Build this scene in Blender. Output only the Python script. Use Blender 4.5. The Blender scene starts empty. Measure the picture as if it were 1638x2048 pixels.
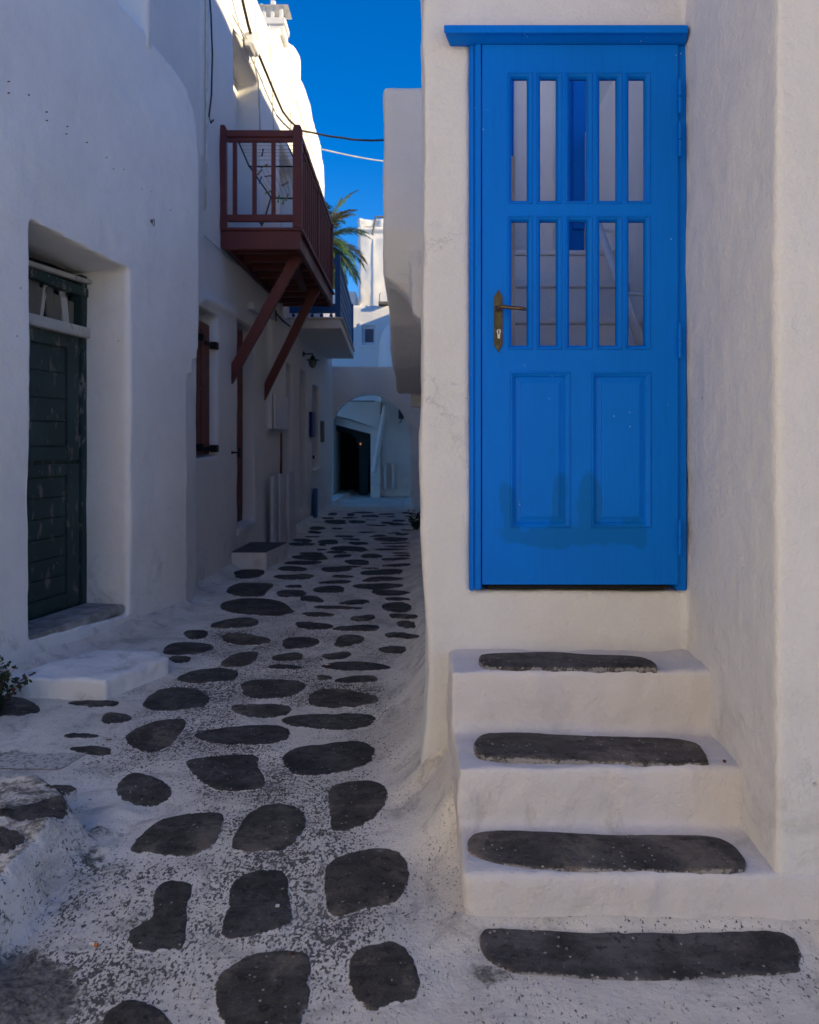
import bpy, bmesh, math, random
from mathutils import Vector, Matrix, noise
random.seed(7)
R = math.radians
S = bpy.context.scene
C = S.collection

# ------------------------------------------------------------------ camera
EYE, F, HX, HY = 1.35, 1554.0, 819.0, 885.0       # eye height; focal length and horizon measured on the photo
cam = bpy.data.objects.new('camera', bpy.data.cameras.new('camera')); C.objects.link(cam)
cam.location = (0, 0, EYE); cam.rotation_euler = (R(90), 0, 0)
cd = cam.data; cd.sensor_fit = 'HORIZONTAL'; cd.sensor_width = 36; cd.lens = 36*F/1638
cd.shift_y = -(1024-HY)/1638; cd.clip_start = .05; cd.clip_end = 2000
cd.dof.use_dof = True; cd.dof.focus_distance = 3.0; cd.dof.aperture_fstop = 6.3
S.camera = cam
# ------------------------------------------------------------------ light
SUN = Vector((.93, -.27, .36)).normalized()        # towards the sun
w = bpy.data.worlds.new('World'); S.world = w; w.use_nodes = True
nt = w.node_tree; bg = nt.nodes['Background']
sky = nt.nodes.new('ShaderNodeTexSky'); sky.sky_type = 'NISHITA'; sky.sun_disc = False
sky.sun_elevation = math.asin(SUN.z); sky.sun_rotation = math.atan2(SUN.x, SUN.y)
sky.altitude = 600; sky.air_density = 1.0; sky.dust_density = .05; sky.ozone_density = 4.0
hs = nt.nodes.new('ShaderNodeHueSaturation'); hs.inputs['Saturation'].default_value = 1.36; hs.inputs['Hue'].default_value = .512
nt.links.new(sky.outputs[0], hs.inputs['Color']); nt.links.new(hs.outputs[0], bg.inputs['Color'])
bg.inputs['Strength'].default_value = .070
sl = bpy.data.lights.new('sun', 'SUN'); sun = bpy.data.objects.new('sun', sl); C.objects.link(sun)
sl.energy = 3.1; sl.angle = R(.53); sl.color = (1.0, .79, .46)
sun.rotation_euler = SUN.to_track_quat('Z', 'Y').to_euler(); sun.location = (20, -10, 12)
S.view_settings.view_transform = 'Standard'; S.view_settings.look = 'None'
S.view_settings.gamma = 1; S.view_settings.use_curve_mapping = False
S.view_settings.exposure = 1.62

# ------------------------------------------------------------------ helpers
I4 = Matrix.Identity(4); WORLD = {}
def P(px, py, Y): return Vector(((px-HX)/F*Y, Y, EYE+(HY-py)/F*Y))
def link(o, parent, M=I4):
    C.objects.link(o); o.matrix_basis = M; WORLD[o.name] = M.copy()
    if parent is not None:
        o.parent = parent; o.matrix_parent_inverse = WORLD[parent.name].inverted()
    return o
def tag(o, label=None, cat=None, group=None, kind=None):
    if label: o['label'] = label
    if cat: o['category'] = cat
    if group: o['group'] = group
    if kind: o['kind'] = kind
    return o
def thing(name, label, cat, loc=(0, 0, 0), group=None):
    o = bpy.data.objects.new(name, None); o.empty_display_size = .1
    link(o, None, Matrix.Translation(loc)); return tag(o, label, cat, group)
def smooth01(t): t = max(0., min(1., t)); return t*t*(3-2*t)

class MB:
    def __init__(s): s.v = []; s.f = []
    def add(s, vs, fs):
        b = len(s.v); s.v += [tuple(p) for p in vs]; s.f += [tuple(b+i for i in f) for f in fs]; return s
    def box(s, x0, x1, y0, y1, z0, z1):
        vs = [(x, y, z) for z in (z0, z1) for y in (y0, y1) for x in (x0, x1)]
        return s.add(vs, [(0, 2, 3, 1), (4, 5, 7, 6), (0, 1, 5, 4), (2, 6, 7, 3), (0, 4, 6, 2), (1, 3, 7, 5)])
    def beam(s, a, b, wx, wy, up=(0, 0, 1)):       # box along a-b
        a = Vector(a); b = Vector(b); d = (b-a).normalized(); up = Vector(up)
        if abs(d.dot(up)) > .98: up = Vector((0, 1, 0))
        r = d.cross(up).normalized(); u = r.cross(d)
        vs = [p+r*sx*wx/2+u*sy*wy/2 for p in (a, b) for sy in (-1, 1) for sx in (-1, 1)]
        return s.add(vs, [(0, 1, 3, 2), (4, 6, 7, 5), (0, 4, 5, 1), (2, 3, 7, 6), (0, 2, 6, 4), (1, 5, 7, 3)])
    def prism(s, poly, a0, a1, ax='y'):            # poly in the other two axes, extruded along ax
        def mk(p, a): return {'x': (a, p[0], p[1]), 'y': (p[0], a, p[1]), 'z': (p[0], p[1], a)}[ax]
        n = len(poly); vs = [mk(p, a0) for p in poly]+[mk(p, a1) for p in poly]
        return s.add(vs, [tuple(range(n)), tuple(range(2*n-1, n-1, -1))]+[(i, i+n, (i+1) % n+n, (i+1) % n) for i in range(n)])
    def tube(s, pts, r, k=6, closed=False):
        pts = [Vector(p) for p in pts]; n = len(pts); vs = []; ref = None
        for i, p in enumerate(pts):
            a = pts[i-1] if (i > 0 or closed) else p; b = pts[(i+1) % n] if (i < n-1 or closed) else p
            d = (b-a).normalized()
            if ref is None: ref = Vector((0, 0, 1)) if abs(d.z) < .9 else Vector((1, 0, 0))
            u = d.cross(ref).normalized(); v = u.cross(d); ref = v
            rr = r[i] if isinstance(r, (list, tuple)) else r
            vs += [p+(u*math.cos(2*math.pi*j/k)+v*math.sin(2*math.pi*j/k))*rr for j in range(k)]
        fs = [(i*k+j, i*k+(j+1) % k, ((i+1) % n)*k+(j+1) % k, ((i+1) % n)*k+j) for i in range(n if closed else n-1) for j in range(k)]
        if not closed: fs += [tuple(range(k-1, -1, -1)), tuple(range((n-1)*k, n*k))]
        return s.add(vs, fs)
    def lathe(s, prof, c, k=14, ax='z'):
        c = Vector(c); vs = []
        for r, h in prof:
            for j in range(k):
                a = 2*math.pi*j/k; q = (r*math.cos(a), r*math.sin(a), h)
                if ax == 'y': q = (q[0], q[2], q[1])
                if ax == 'x': q = (q[2], q[0], q[1])
                vs.append(c+Vector(q))
        n = len(prof)
        fs = [(i*k+j, i*k+(j+1) % k, (i+1)*k+(j+1) % k, (i+1)*k+j) for i in range(n-1) for j in range(k)]
        fs += [tuple(range(k-1, -1, -1)), tuple(range((n-1)*k, n*k))]
        return s.add(vs, fs)
    def ring(s, x0, x1, z0, z1, prof):             # swept rectangular moulding, prof = [(inset, y)], closed loop
        n = len(prof); vs = []
        for i, y in prof: vs += [(x0+i, y, z0+i), (x1-i, y, z0+i), (x1-i, y, z1-i), (x0+i, y, z1-i)]
        fs = [(a*4+j, a*4+(j+1) % 4, ((a+1) % n)*4+(j+1) % 4, ((a+1) % n)*4+j) for a in range(n) for j in range(4)]
        return s.add(vs, fs)
    def mesh(s, name, bevel=0, seg=2, fix=True):
        me = bpy.data.meshes.new(name); me.from_pydata(s.v, [], s.f)
        bm = bmesh.new(); bm.from_mesh(me)
        if fix: bmesh.ops.recalc_face_normals(bm, faces=bm.faces)
        if bevel:
            es = [e for e in bm.edges if len(e.link_faces) == 2 and e.calc_face_angle(0) > .5]
            bmesh.ops.bevel(bm, geom=es, offset=bevel, segments=seg, affect='EDGES', clamp_overlap=True)
        bm.to_mesh(me); bm.free(); return me
    def build(s, name, m, parent=None, bevel=0, M=I4, sm=False, seg=2, fix=True):
        me = s.mesh(name, bevel, seg, fix); me.materials.append(m)
        if sm: me.shade_smooth()
        elif bevel: me.shade_smooth(); me.set_sharp_from_angle(angle=R(50))
        return link(bpy.data.objects.new(name, me), parent, M)
def facade(mb, us, zs, depth, back, zmap=lambda u, z: z, w0=0.):
    """closed wall slab from cells; depth(u, z) = how far a cell is set back, None = open right through"""
    nu, nz_ = len(us)-1, len(zs)-1; D = [[depth((us[i]+us[i+1])/2, (zs[j]+zs[j+1])/2) for j in range(nz_)] for i in range(nu)]
    V = {}
    def v(i, j, w):
        k = (i, j, round(w, 5))
        if k not in V: V[k] = len(mb.v); mb.v.append((us[i], w+w0, zmap(us[i], zs[j])))
        return V[k]
    g = lambda i, j: back if not (0 <= i < nu and 0 <= j < nz_) or D[i][j] is None else D[i][j]
    for i in range(nu):
        for j in range(nz_):
            if g(i, j) < back:
                for w in (g(i, j), back): mb.f.append((v(i, j, w), v(i+1, j, w), v(i+1, j+1, w), v(i, j+1, w)))
    for i in range(nu+1):
        for j in range(nz_):
            a, b = g(i-1, j), g(i, j)
            if a != b: mb.f.append((v(i, j, a), v(i, j, b), v(i, j+1, b), v(i, j+1, a)))
    for i in range(nu):
        for j in range(nz_+1):
            a, b = g(i, j-1), g(i, j)
            if a != b: mb.f.append((v(i, j, a), v(i, j, b), v(i+1, j, b), v(i+1, j, a)))
    return mb
def cp(o, parent, M):                                # copy sharing mesh data
    c = o.copy(); return link(c, parent, M)
def nz(p, sc, off=0.): return noise.noise(Vector((p[0]*sc+off, p[1]*sc+off*1.7, p[2]*sc-off)))
def voxel(name, mb, m, parent, vs=.02, sm=4, amp=((.7, .018), (3., .006), (14., .0018)), M=I4, off=0., fn=None):
    """hand-plastered body: union of closed solids, remeshed, softened and made uneven"""
    me = mb.mesh('tmp'); o = bpy.data.objects.new('tmp', me); C.objects.link(o)
    rm = o.modifiers.new('r', 'REMESH'); rm.mode = 'VOXEL'; rm.adaptivity = 0; best = None
    s_ = o.modifiers.new('s', 'SMOOTH'); s_.factor = .5; s_.iterations = max(sm, 1)
    for k in (1, .967, 1.041, .931):                # the remesher sometimes leaves an open slit; try the next size
        rm.voxel_size = vs*k; dg = bpy.context.evaluated_depsgraph_get(); dg.update()
        out = bpy.data.meshes.new_from_object(o.evaluated_get(dg)); bm = bmesh.new(); bm.from_mesh(out)
        bad = sum(1 for e in bm.edges if len(e.link_faces) != 2); bm.free()
        if best is None or bad < best[0]: best = (bad, out)
        if bad == 0: break
    out = best[1]; print('voxel', name, len(out.vertices), 'open edges', best[0])
    bpy.data.objects.remove(o); bpy.data.meshes.remove(me)
    co = [v.co.copy() for v in out.vertices]; no = [v.normal.copy() for v in out.vertices]
    for v, c, n in zip(out.vertices, co, no):
        d = sum(a*nz(c, s, off+i*7.3) for i, (s, a) in enumerate(amp))
        v.co = c+n*d
        if fn: v.co = fn(v.co)
    out.materials.clear(); out.materials.append(m); out.shade_smooth(); out.name = name
    return link(bpy.data.objects.new(name, out), parent, M)

# ------------------------------------------------------------------ materials
class T:
    def __init__(s, name):
        s.m = bpy.data.materials.new(name); s.m.use_nodes = True; s.nt = s.m.node_tree
        s.b = s.nt.nodes['Principled BSDF']; s.tc = s.nt.nodes.new('ShaderNodeTexCoord').outputs['Object']
    def n(s, t, ins=None, out=0, **pr):
        nd = s.nt.nodes.new(t)
        for k, v in pr.items(): setattr(nd, k, v)
        for k, v in (ins or {}).items():
            so = nd.inputs[k]
            if isinstance(v, bpy.types.NodeSocket): s.nt.links.new(v, so)
            else: so.default_value = v
        return nd.outputs[out]
    def noise(s, sc, det=3, rough=.55, vec=None, dist=0.): return s.n('ShaderNodeTexNoise', {'Vector': vec or s.tc, 'Scale': sc, 'Detail': det, 'Roughness': rough, 'Distortion': dist})
    def math(s, op, a, b=0., c=0.): return s.n('ShaderNodeMath', {0: a, 1: b, 2: c}, operation=op)
    def mr(s, v, a, b, c=0., d=1., sm=True): return s.n('ShaderNodeMapRange', {'Value': v, 'From Min': a, 'From Max': b, 'To Min': c, 'To Max': d}, interpolation_type='SMOOTHSTEP' if sm else 'LINEAR')
    def mix(s, f, a, b): 
        g = lambda c: (c[0], c[1], c[2], 1) if isinstance(c, (tuple, list)) else c
        nd = s.nt.nodes.new('ShaderNodeMix'); nd.data_type = 'RGBA'
        for k, v in ((0, f), (6, g(a)), (7, g(b))):
            if isinstance(v, bpy.types.NodeSocket): s.nt.links.new(v, nd.inputs[k])
            else: nd.inputs[k].default_value = v
        return nd.outputs[2]
    def mapv(s, sc, loc=(0, 0, 0), rot=(0, 0, 0)): return s.n('ShaderNodeMapping', {'Vector': s.tc, 'Scale': sc, 'Location': loc, 'Rotation': rot})
    def sep(s): return s.n('ShaderNodeSeparateXYZ', {0: s.tc})
    def attr(s, name): return s.n('ShaderNodeAttribute', out=2, attribute_name=name)
    def bump(s, h, st, dist=.01, nrm=None):
        ins = {'Height': h, 'Strength': st, 'Distance': dist}
        if nrm: ins['Normal'] = nrm
        return s.n('ShaderNodeBump', ins)
    def done(s, col, rough=.8, nrm=None, spec=.3, metal=0.):
        for k, v in (('Base Color', col), ('Roughness', rough), ('Specular IOR Level', spec), ('Metallic', metal)):
            if isinstance(v, (tuple, list)): v = (v[0], v[1], v[2], 1)
            if isinstance(v, bpy.types.NodeSocket): s.nt.links.new(v, s.b.inputs[k])
            else: s.b.inputs[k].default_value = v
        if nrm: s.nt.links.new(nrm, s.b.inputs['Normal'])
        return s.m
def scl(c, k): return tuple(x*k for x in c)

def plaster(name, col=(.76, .75, .74), rough_bump=1., dirt=.35, specks=.5, seed=0., strokes=(1, 1, .12)):
    t = T(name)
    v0 = t.mapv((1, 1, 1), (seed*3.1, seed*1.7, seed))
    big = t.noise(.9, 4, .6, v0); mid = t.noise(7, 5, .65, v0); vert = t.noise(6, 4, .6, t.mapv(strokes, (seed, 0, 0)))
    c = t.mix(t.mr(big, .3, .7), scl(col, .93), col)
    c = t.mix(t.mr(mid, .45, .75, 0, .22), c, scl(col, .82))
    c = t.mix(t.mr(vert, .5, .8, 0, .18), c, (col[0]*.86, col[1]*.86, col[2]*.83))
    # grime patches, thicker low down where feet and rain splash reach
    geo = t.n('ShaderNodeNewGeometry'); zz = t.n('ShaderNodeSeparateXYZ', {0: geo}, 2)
    low = t.mr(zz, .75, .02); gn = t.noise(4.5, 7, .72, v0, .6)
    gr = t.math('MULTIPLY', t.mr(gn, .5, .68), t.math('ADD', t.math('MULTIPLY', low, dirt), dirt*.12))
    c = t.mix(gr, c, (.24, .225, .19))
    # hairline cracks
    dv = t.n('ShaderNodeVectorMath', {0: v0, 1: t.n('ShaderNodeTexNoise', {'Vector': v0, 'Scale': 2.6, 'Detail': 6, 'Roughness': .72}, 1)}, operation='ADD')
    cr = t.n('ShaderNodeTexVoronoi', {'Vector': dv, 'Scale': .8}, feature='DISTANCE_TO_EDGE')
    crk = t.math('MULTIPLY', t.mr(cr, .0024, .0007), t.mr(t.noise(1.1, 2, .5, v0), .52, .6))
    c = t.mix(t.math('MULTIPLY', crk, .12), c, (.2, .18, .15))
    # chips and nail holes
    vo = t.n('ShaderNodeTexVoronoi', {'Vector': v0, 'Scale': 6.5}); 
    sp = t.math('MULTIPLY', t.mr(vo, .05, .028), t.mr(t.noise(2.3, 1, .5, v0), .6-.12*specks, .62))
    c = t.mix(t.math('MULTIPLY', sp, .75), c, (.13, .11, .09))
    h = t.math('ADD', t.math('MULTIPLY', t.noise(130, 4, .6, v0), .28), t.math('MULTIPLY', t.noise(38, 5, .6, v0, .5), .6))
    h = t.math('ADD', h, t.math('MULTIPLY', vert, .6)); h = t.math('ADD', h, t.math('MULTIPLY', t.noise(9, 4, .6, v0), 1.1))
    h = t.math('SUBTRACT', h, t.math('MULTIPLY', sp, .8)); h = t.math('SUBTRACT', h, t.math('MULTIPLY', crk, .2))
    return t.done(c, .88, t.bump(h, min(1., .6*rough_bump), .009), .2)

def painted_wood(name, col, wear=.3, rough=.45, under=(.25, .19, .13), grain=(1, 1, .06), spots=.4, var=.12):
    t = T(name); g = t.noise(60, 5, .65, t.mapv(grain)); b = t.noise(2.2, 4)
    c = t.mix(t.mr(b, .3, .7), scl(col, 1-var), scl(col, 1+var*.3)); c = t.mix(t.mr(g, .5, .8, 0, .25), c, scl(col, .7))
    wr = t.math('MULTIPLY', t.mr(t.noise(16, 6, .7, t.mapv((1, 1, .35))), .62-.1*wear, .66), min(1., wear*1.6))
    c = t.mix(wr, c, under)
    vo = t.n('ShaderNodeTexVoronoi', {'Vector': t.tc, 'Scale': 17}); sp = t.math('MULTIPLY', t.mr(vo, .065, .045), t.mr(t.noise(5, 1), .62, .64))
    c = t.mix(t.math('MULTIPLY', sp, spots), c, (.6, .62, .65))
    h = t.math('ADD', t.math('MULTIPLY', g, .6), t.math('MULTIPLY', wr, -.8)); h = t.math('ADD', h, t.math('MULTIPLY', t.noise(25, 3), .3))
    return t.done(c, t.mr(b, .2, .8, rough-.06, rough+.12), t.bump(h, .22, .004), .4)

def simple(name, col, rough=.6, metal=0., var=.15, sc=8, bump=.1):
    t = T(name); b = t.noise(sc, 5, .6); c = t.mix(t.mr(b, .3, .7), scl(col, 1-var), scl(col, 1+var))
    return t.done(c, rough, t.bump(t.noise(sc*6, 4), bump, .004), .35, metal)

M_right = plaster('whitewash_warm', (.775, .76, .75), 1.5, .3, .7, 1.)
M_court = plaster('whitewash_court', (.86, .82, .79), .8, .2, .3, 31.)
M_stair = plaster('whitewash_steps', (.725, .69, .69), 1.5, .3, .5, 2., (.15, 1, 1))
M_left = plaster('whitewash_left', (.85, .84, .82), .8, .4, .8, 5.)
M_mid = plaster('whitewash_alley', (.75, .735, .71), .7, .3, .4, 9.)
M_dist = plaster('whitewash_far', (.74, .73, .71), .8, .2, .3, 14.)
M_up = plaster('whitewash_plain', (.74, .73, .71), .5, .3, .1, 20.)
M_red = painted_wood('oxblood_paint', (.125, .024, .022), .25, .5, (.12, .06, .04), spots=.15)
M_redd = painted_wood('red_door_paint', (.16, .022, .012), .2, .5, (.2, .08, .05), spots=.1)
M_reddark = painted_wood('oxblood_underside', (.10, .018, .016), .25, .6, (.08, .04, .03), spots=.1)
M_shut = painted_wood('shutter_paint', (.15, .035, .022), .25, .5, (.16, .08, .05), spots=.1)
M_bluefar = painted_wood('blue_rail_paint', (.008, .09, .27), .1, .45, spots=.1)
M_green = painted_wood('old_green_paint', (.042, .068, .058), .6, .75, (.17, .145, .12), (1, 1, .09), .5, .3)
M_greenframe = painted_wood('old_green_frame', (.026, .052, .05), .6, .6, (.25, .24, .22), (1, 1, .2), .6, .3)
M_peel = painted_wood('peeling_white_paint', (.52, .50, .45), .6, .8, (.06, .05, .04), (1, 1, .4), .3, .2)
M_oldwood = painted_wood('bare_grey_wood', (.17, .155, .125), .5, .85, (.07, .06, .05), (1, 1, .08), .1, .25)
M_black = simple('black_iron', (.012, .012, .014), .5, .3)
M_rust = simple('rusty_iron', (.12, .04, .02), .8, .3, .4, 40)
M_bronze = simple('bronze', (.10, .085, .045), .5, .7, .3, 60)
M_brass = simple('worn_bronze_lever', (.22, .13, .07), .35, .9, .3, 60)
M_steel = simple('steel', (.5, .5, .5), .35, .9, .1)
M_dark = simple('shade_black', (.012, .013, .015), .9)  # near-black that paints in the shade of gaps and unlit interiors
M_cable = simple('black_cable', (.018, .017, .016), .7)
M_cablew = simple('white_cable', (.55, .54, .5), .7)
M_white = simple('white_painted_metal', (.66, .66, .67), .5, 0, .05)
M_whitewood = painted_wood('white_painted_boards', (.62, .63, .65), .15, .6, (.3, .28, .25), spots=0)
M_grey = simple('grey_step_paint', (.085, .088, .095), .85, 0, .2, 6, .2)
M_glass = simple('dark_window_glass', (.03, .05, .09), .15, 0, .1)
M_tip = simple('filter_orange', (.65, .2, .05), .8)
M_paper = simple('white_paper', (.7, .7, .68), .8)

def door_blue():
    t = T('blue_door_paint'); col = (.0, .185, .76)
    g = t.noise(70, 5, .6, t.mapv((1, 1, .05))); b = t.noise(1.6, 4)
    c = t.mix(t.mr(b, .3, .7), scl(col, .88), col)
    c = t.mix(t.mr(g, .45, .8, 0, .35), c, scl(col, .7))
    # touched-up duller paint round the foot of the panels (brush patches, px measured on the door)
    m = None; wob = t.n('ShaderNodeTexNoise', {'Vector': t.mapv((1, 1, .5)), 'Scale': 9, 'Detail': 3}, 1)
    dv = t.n('ShaderNodeVectorMath', {0: t.tc, 1: t.n('ShaderNodeVectorMath', {0: wob, 'Scale': .13}, operation='SCALE')}, operation='ADD')
    for (px, py, rx, ry) in ((1152, 1052, 160, 24), (1028, 1010, 22, 62), (1135, 1005, 26, 70), (1192, 1000, 24, 75), (1285, 1045, 22, 30)):
        p = P(px, py, 3.0)+Vector((.03, .03, .03))
        d = t.n('ShaderNodeVectorMath', {0: dv, 1: tuple(p)}, operation='SUBTRACT')
        d = t.n('ShaderNodeVectorMath', {0: d, 1: (518/rx, 0, 518/ry)}, operation='MULTIPLY')
        l = t.n('ShaderNodeVectorMath', {0: d}, out=1, operation='LENGTH')
        k = t.mr(l, 1.08, .8); m = k if m is None else t.math('MAXIMUM', m, k)
    c = t.mix(t.math('MULTIPLY', m, .5), c, (.0, .12, .36))
    vo = t.n('ShaderNodeTexVoronoi', {'Vector': t.tc, 'Scale': 26}); sp = t.math('MULTIPLY', t.mr(vo, .085, .055), t.mr(t.noise(4, 2), .57, .6))
    c = t.mix(t.math('MULTIPLY', sp, .6), c, (.45, .6, .8))
    h = t.math('ADD', t.math('MULTIPLY', g, .5), t.math('MULTIPLY', t.noise(30, 3), .5))
    return t.done(c, .5, t.bump(h, .3, .004), .12)
M_blue = door_blue()

def stone_mat(name, col=(.074, .070, .066), bluish=0., rimpaint=1.):
    t = T(name); oi = t.n('ShaderNodeObjectInfo', out=5)
    off = t.n('ShaderNodeCombineXYZ', {0: t.math('MULTIPLY', oi, 31.), 1: oi, 2: 0.})
    v = t.n('ShaderNodeVectorMath', {0: t.tc, 1: off}, operation='ADD')
    b = t.noise(6, 6, .65, v); f = t.noise(70, 5, .7, v)
    st = t.noise(22, 5, .65, t.n('ShaderNodeMapping', {'Vector': v, 'Scale': (.25, 1, 1), 'Rotation': (0, 0, R(8))}))
    c = t.mix(t.mr(b, .35, .7), scl(col, .45), scl(col, 1.45))
    c = t.mix(t.mr(oi, .0, 1., 0., .4, False), c, (col[0]*1.5, col[1]*1.35, col[2]*1.1))
    c = t.mix(t.mr(st, .48, .66, 0, .65), c, scl(col, .4)); c = t.mix(t.mr(f, .56, .76, 0, .6), c, scl(col, 3.0))
    c = t.mix(t.mr(t.noise(30, 4, .8, v), .54, .63, 0, .75), c, scl(col, .25))
    # pale worn patches on one end of some stones
    pt = t.math('MULTIPLY', t.mr(t.noise(6, 7, .78, v, .25), .5, .62), t.mr(oi, .3, .6))
    c = t.mix(t.math('MULTIPLY', pt, .7), c, (.21, .17, .13))
    c = t.mix(t.mr(t.noise(11, 6, .8, v, .4), .50, .70, 0, .5), c, (.15, .135, .115))
    vo = t.n('ShaderNodeTexVoronoi', {'Vector': v, 'Scale': 38}); sp = t.math('MULTIPLY', t.mr(vo, .17, .09), t.mr(t.noise(9, 2, .5, v), .46, .54))
    c = t.mix(t.math('MULTIPLY', sp, .7), c, (.5, .48, .46))
    e = t.attr('rim'); fr = t.noise(75, 4, .7, v); fr2 = t.noise(14, 3, .6, v)
    pm = t.mr(t.math('ADD', t.math('ADD', e, t.math('MULTIPLY', t.math('SUBTRACT', fr, .5), 1.1)), t.math('MULTIPLY', t.math('SUBTRACT', fr2, .5), 1.0)), .88, 1.02)
    c = t.mix(t.math('MULTIPLY', pm, rimpaint), c, (.58, .55, .55))
    h = t.math('ADD', t.math('MULTIPLY', f, .6), t.math('MULTIPLY', st, .8)); h = t.math('ADD', h, t.math('MULTIPLY', b, .8))
    return t.done(c, t.mr(f, .3, .8, .7, .9), t.bump(h, .9, .008), .2)
M_stone = stone_mat('paving_slate'); M_tread = stone_mat('tread_slate', (.088, .083, .084), rimpaint=.4)

def ground_mat():
    t = T('painted_paving_joints'); wear = t.attr('wear'); grime = t.attr('grime')
    a = t.noise(2.4, 5, .6); c = t.mix(t.mr(a, .3, .7), (.67, .615, .54), (.86, .80, .71))
    sp1 = t.noise(95, 3, .62, t.mapv((1.25, .72, 1))); sp2 = t.noise(34, 5, .7); mod = t.noise(3.2, 3)
    lvl = t.math('ADD', t.math('MULTIPLY', wear, .14), t.math('MULTIPLY', t.math('SUBTRACT', mod, .5), .22))
    s1 = t.mr(t.math('ADD', sp1, lvl), .66, .685); s2 = t.mr(t.math('ADD', sp2, lvl), .70, .715)
    s = t.math('MAXIMUM', s1, s2); s = t.math('MULTIPLY', s, t.mr(wear, .0, .2))
    c = t.mix(t.math('MULTIPLY', s, .92), c, (.075, .07, .064))
    smg = t.mr(t.noise(5.5, 6, .75, None, .7), .48, .66, 0, .5); c = t.mix(smg, c, (.30, .28, .25))
    gm = t.mr(t.math('ADD', t.math('MULTIPLY', grime, 1.25), t.math('SUBTRACT', t.noise(17, 7, .8), .62)), .34, .5)
    c = t.mix(t.math('MULTIPLY', gm, .9), c, t.mix(t.mr(t.noise(28, 6, .75), .35, .68), (.05, .045, .038), (.30, .275, .235)))
    h = t.math('SUBTRACT', t.math('MULTIPLY', t.noise(26, 6, .7), 1.5), t.math('MULTIPLY', s, .45)); h = t.math('ADD', h, t.math('MULTIPLY', t.noise(110, 3), .35))
    h = t.math('ADD', h, t.math('MULTIPLY', gm, .3))
    return t.done(c, .85, t.bump(h, .65, .012), .25)
M_ground = ground_mat()

# ------------------------------------------------------------------ ground
def box_d(x, y, x0, x1, y0, y1):
    dx = max(x0-x, 0, x-x1); dy = max(y0-y, 0, y-y1); return math.hypot(dx, dy)
def rightd(x, y):   # distance to the right-hand wall foot
    return min(box_d(x, y, .085, 9, 3.0, 40), box_d(x, y, .15, 9, 2.62, 3.1))
def wall2x(y): return -1.957+.0287*(y-5.8)
def wall1x(y): return -2.25+.24*(y-4.61)
def G(x, y, fine=True):
    z = 0.
    if y > 1.4 and y < 30:
        d = rightd(x, y); k = .17 if y < 5 else .17-.1*smooth01((y-5)/3)
        z += k*max(0, 1-d/.27)**2.3
        z += .035*max(0, 1-box_d(x, y, .15, 9, 2.15, 3)/.14)**2
        xl = wall1x(y) if y < 6.4 else wall2x(y)
        if y > 3.0: z += .07*max(0, 1-max(0, x-xl)/.16)**2
    # raised rough slab at the left, falling away to the right in a steep worn edge
    edge = -1.085+.02*math.sin(y*5)+.05*nz((x, y, 0), 3.)-.42*smooth01((y-2.58)/.4)
    top = .155*(1-smooth01((y-2.7)/.5))
    if y > -2: z += top*smooth01((edge-x+.035)/.095)*(1 if y > .5 else smooth01((y+2)/2.5))
    # low broken lump at the very left foreground
    z += .035*smooth01(1-math.hypot((x+1.0)/.22, (y-1.82)/.2))*(1+.8*nz((x, y, 0), 12))
    if fine:
        z += .012*nz((x, y, 0), 1.4)+.006*nz((x, y, 3), 5.)+.0028*nz((x, y, 7), 17.)
        if x < -.85 and y < 3.2: z += (.009*nz((x, y, 5), 24.)+.03*nz((x, y, 9), 8.)+.004*nz((x, y, 9), 50.))*smooth01((-.85-x)/.25)*smooth01((3.2-y)/.3)
    return z
def groundpt(px, py, z0=None):
    z = 0. if z0 is None else z0
    if z0 is not None:
        Y = F*(EYE-z0)/(py-HY); return (px-HX)/F*Y, Y
    for _ in range(6):
        Y = F*(EYE-z)/(py-HY); X = (px-HX)/F*Y; z = G(X, Y, False)
    return X, Y
ground = None
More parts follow.
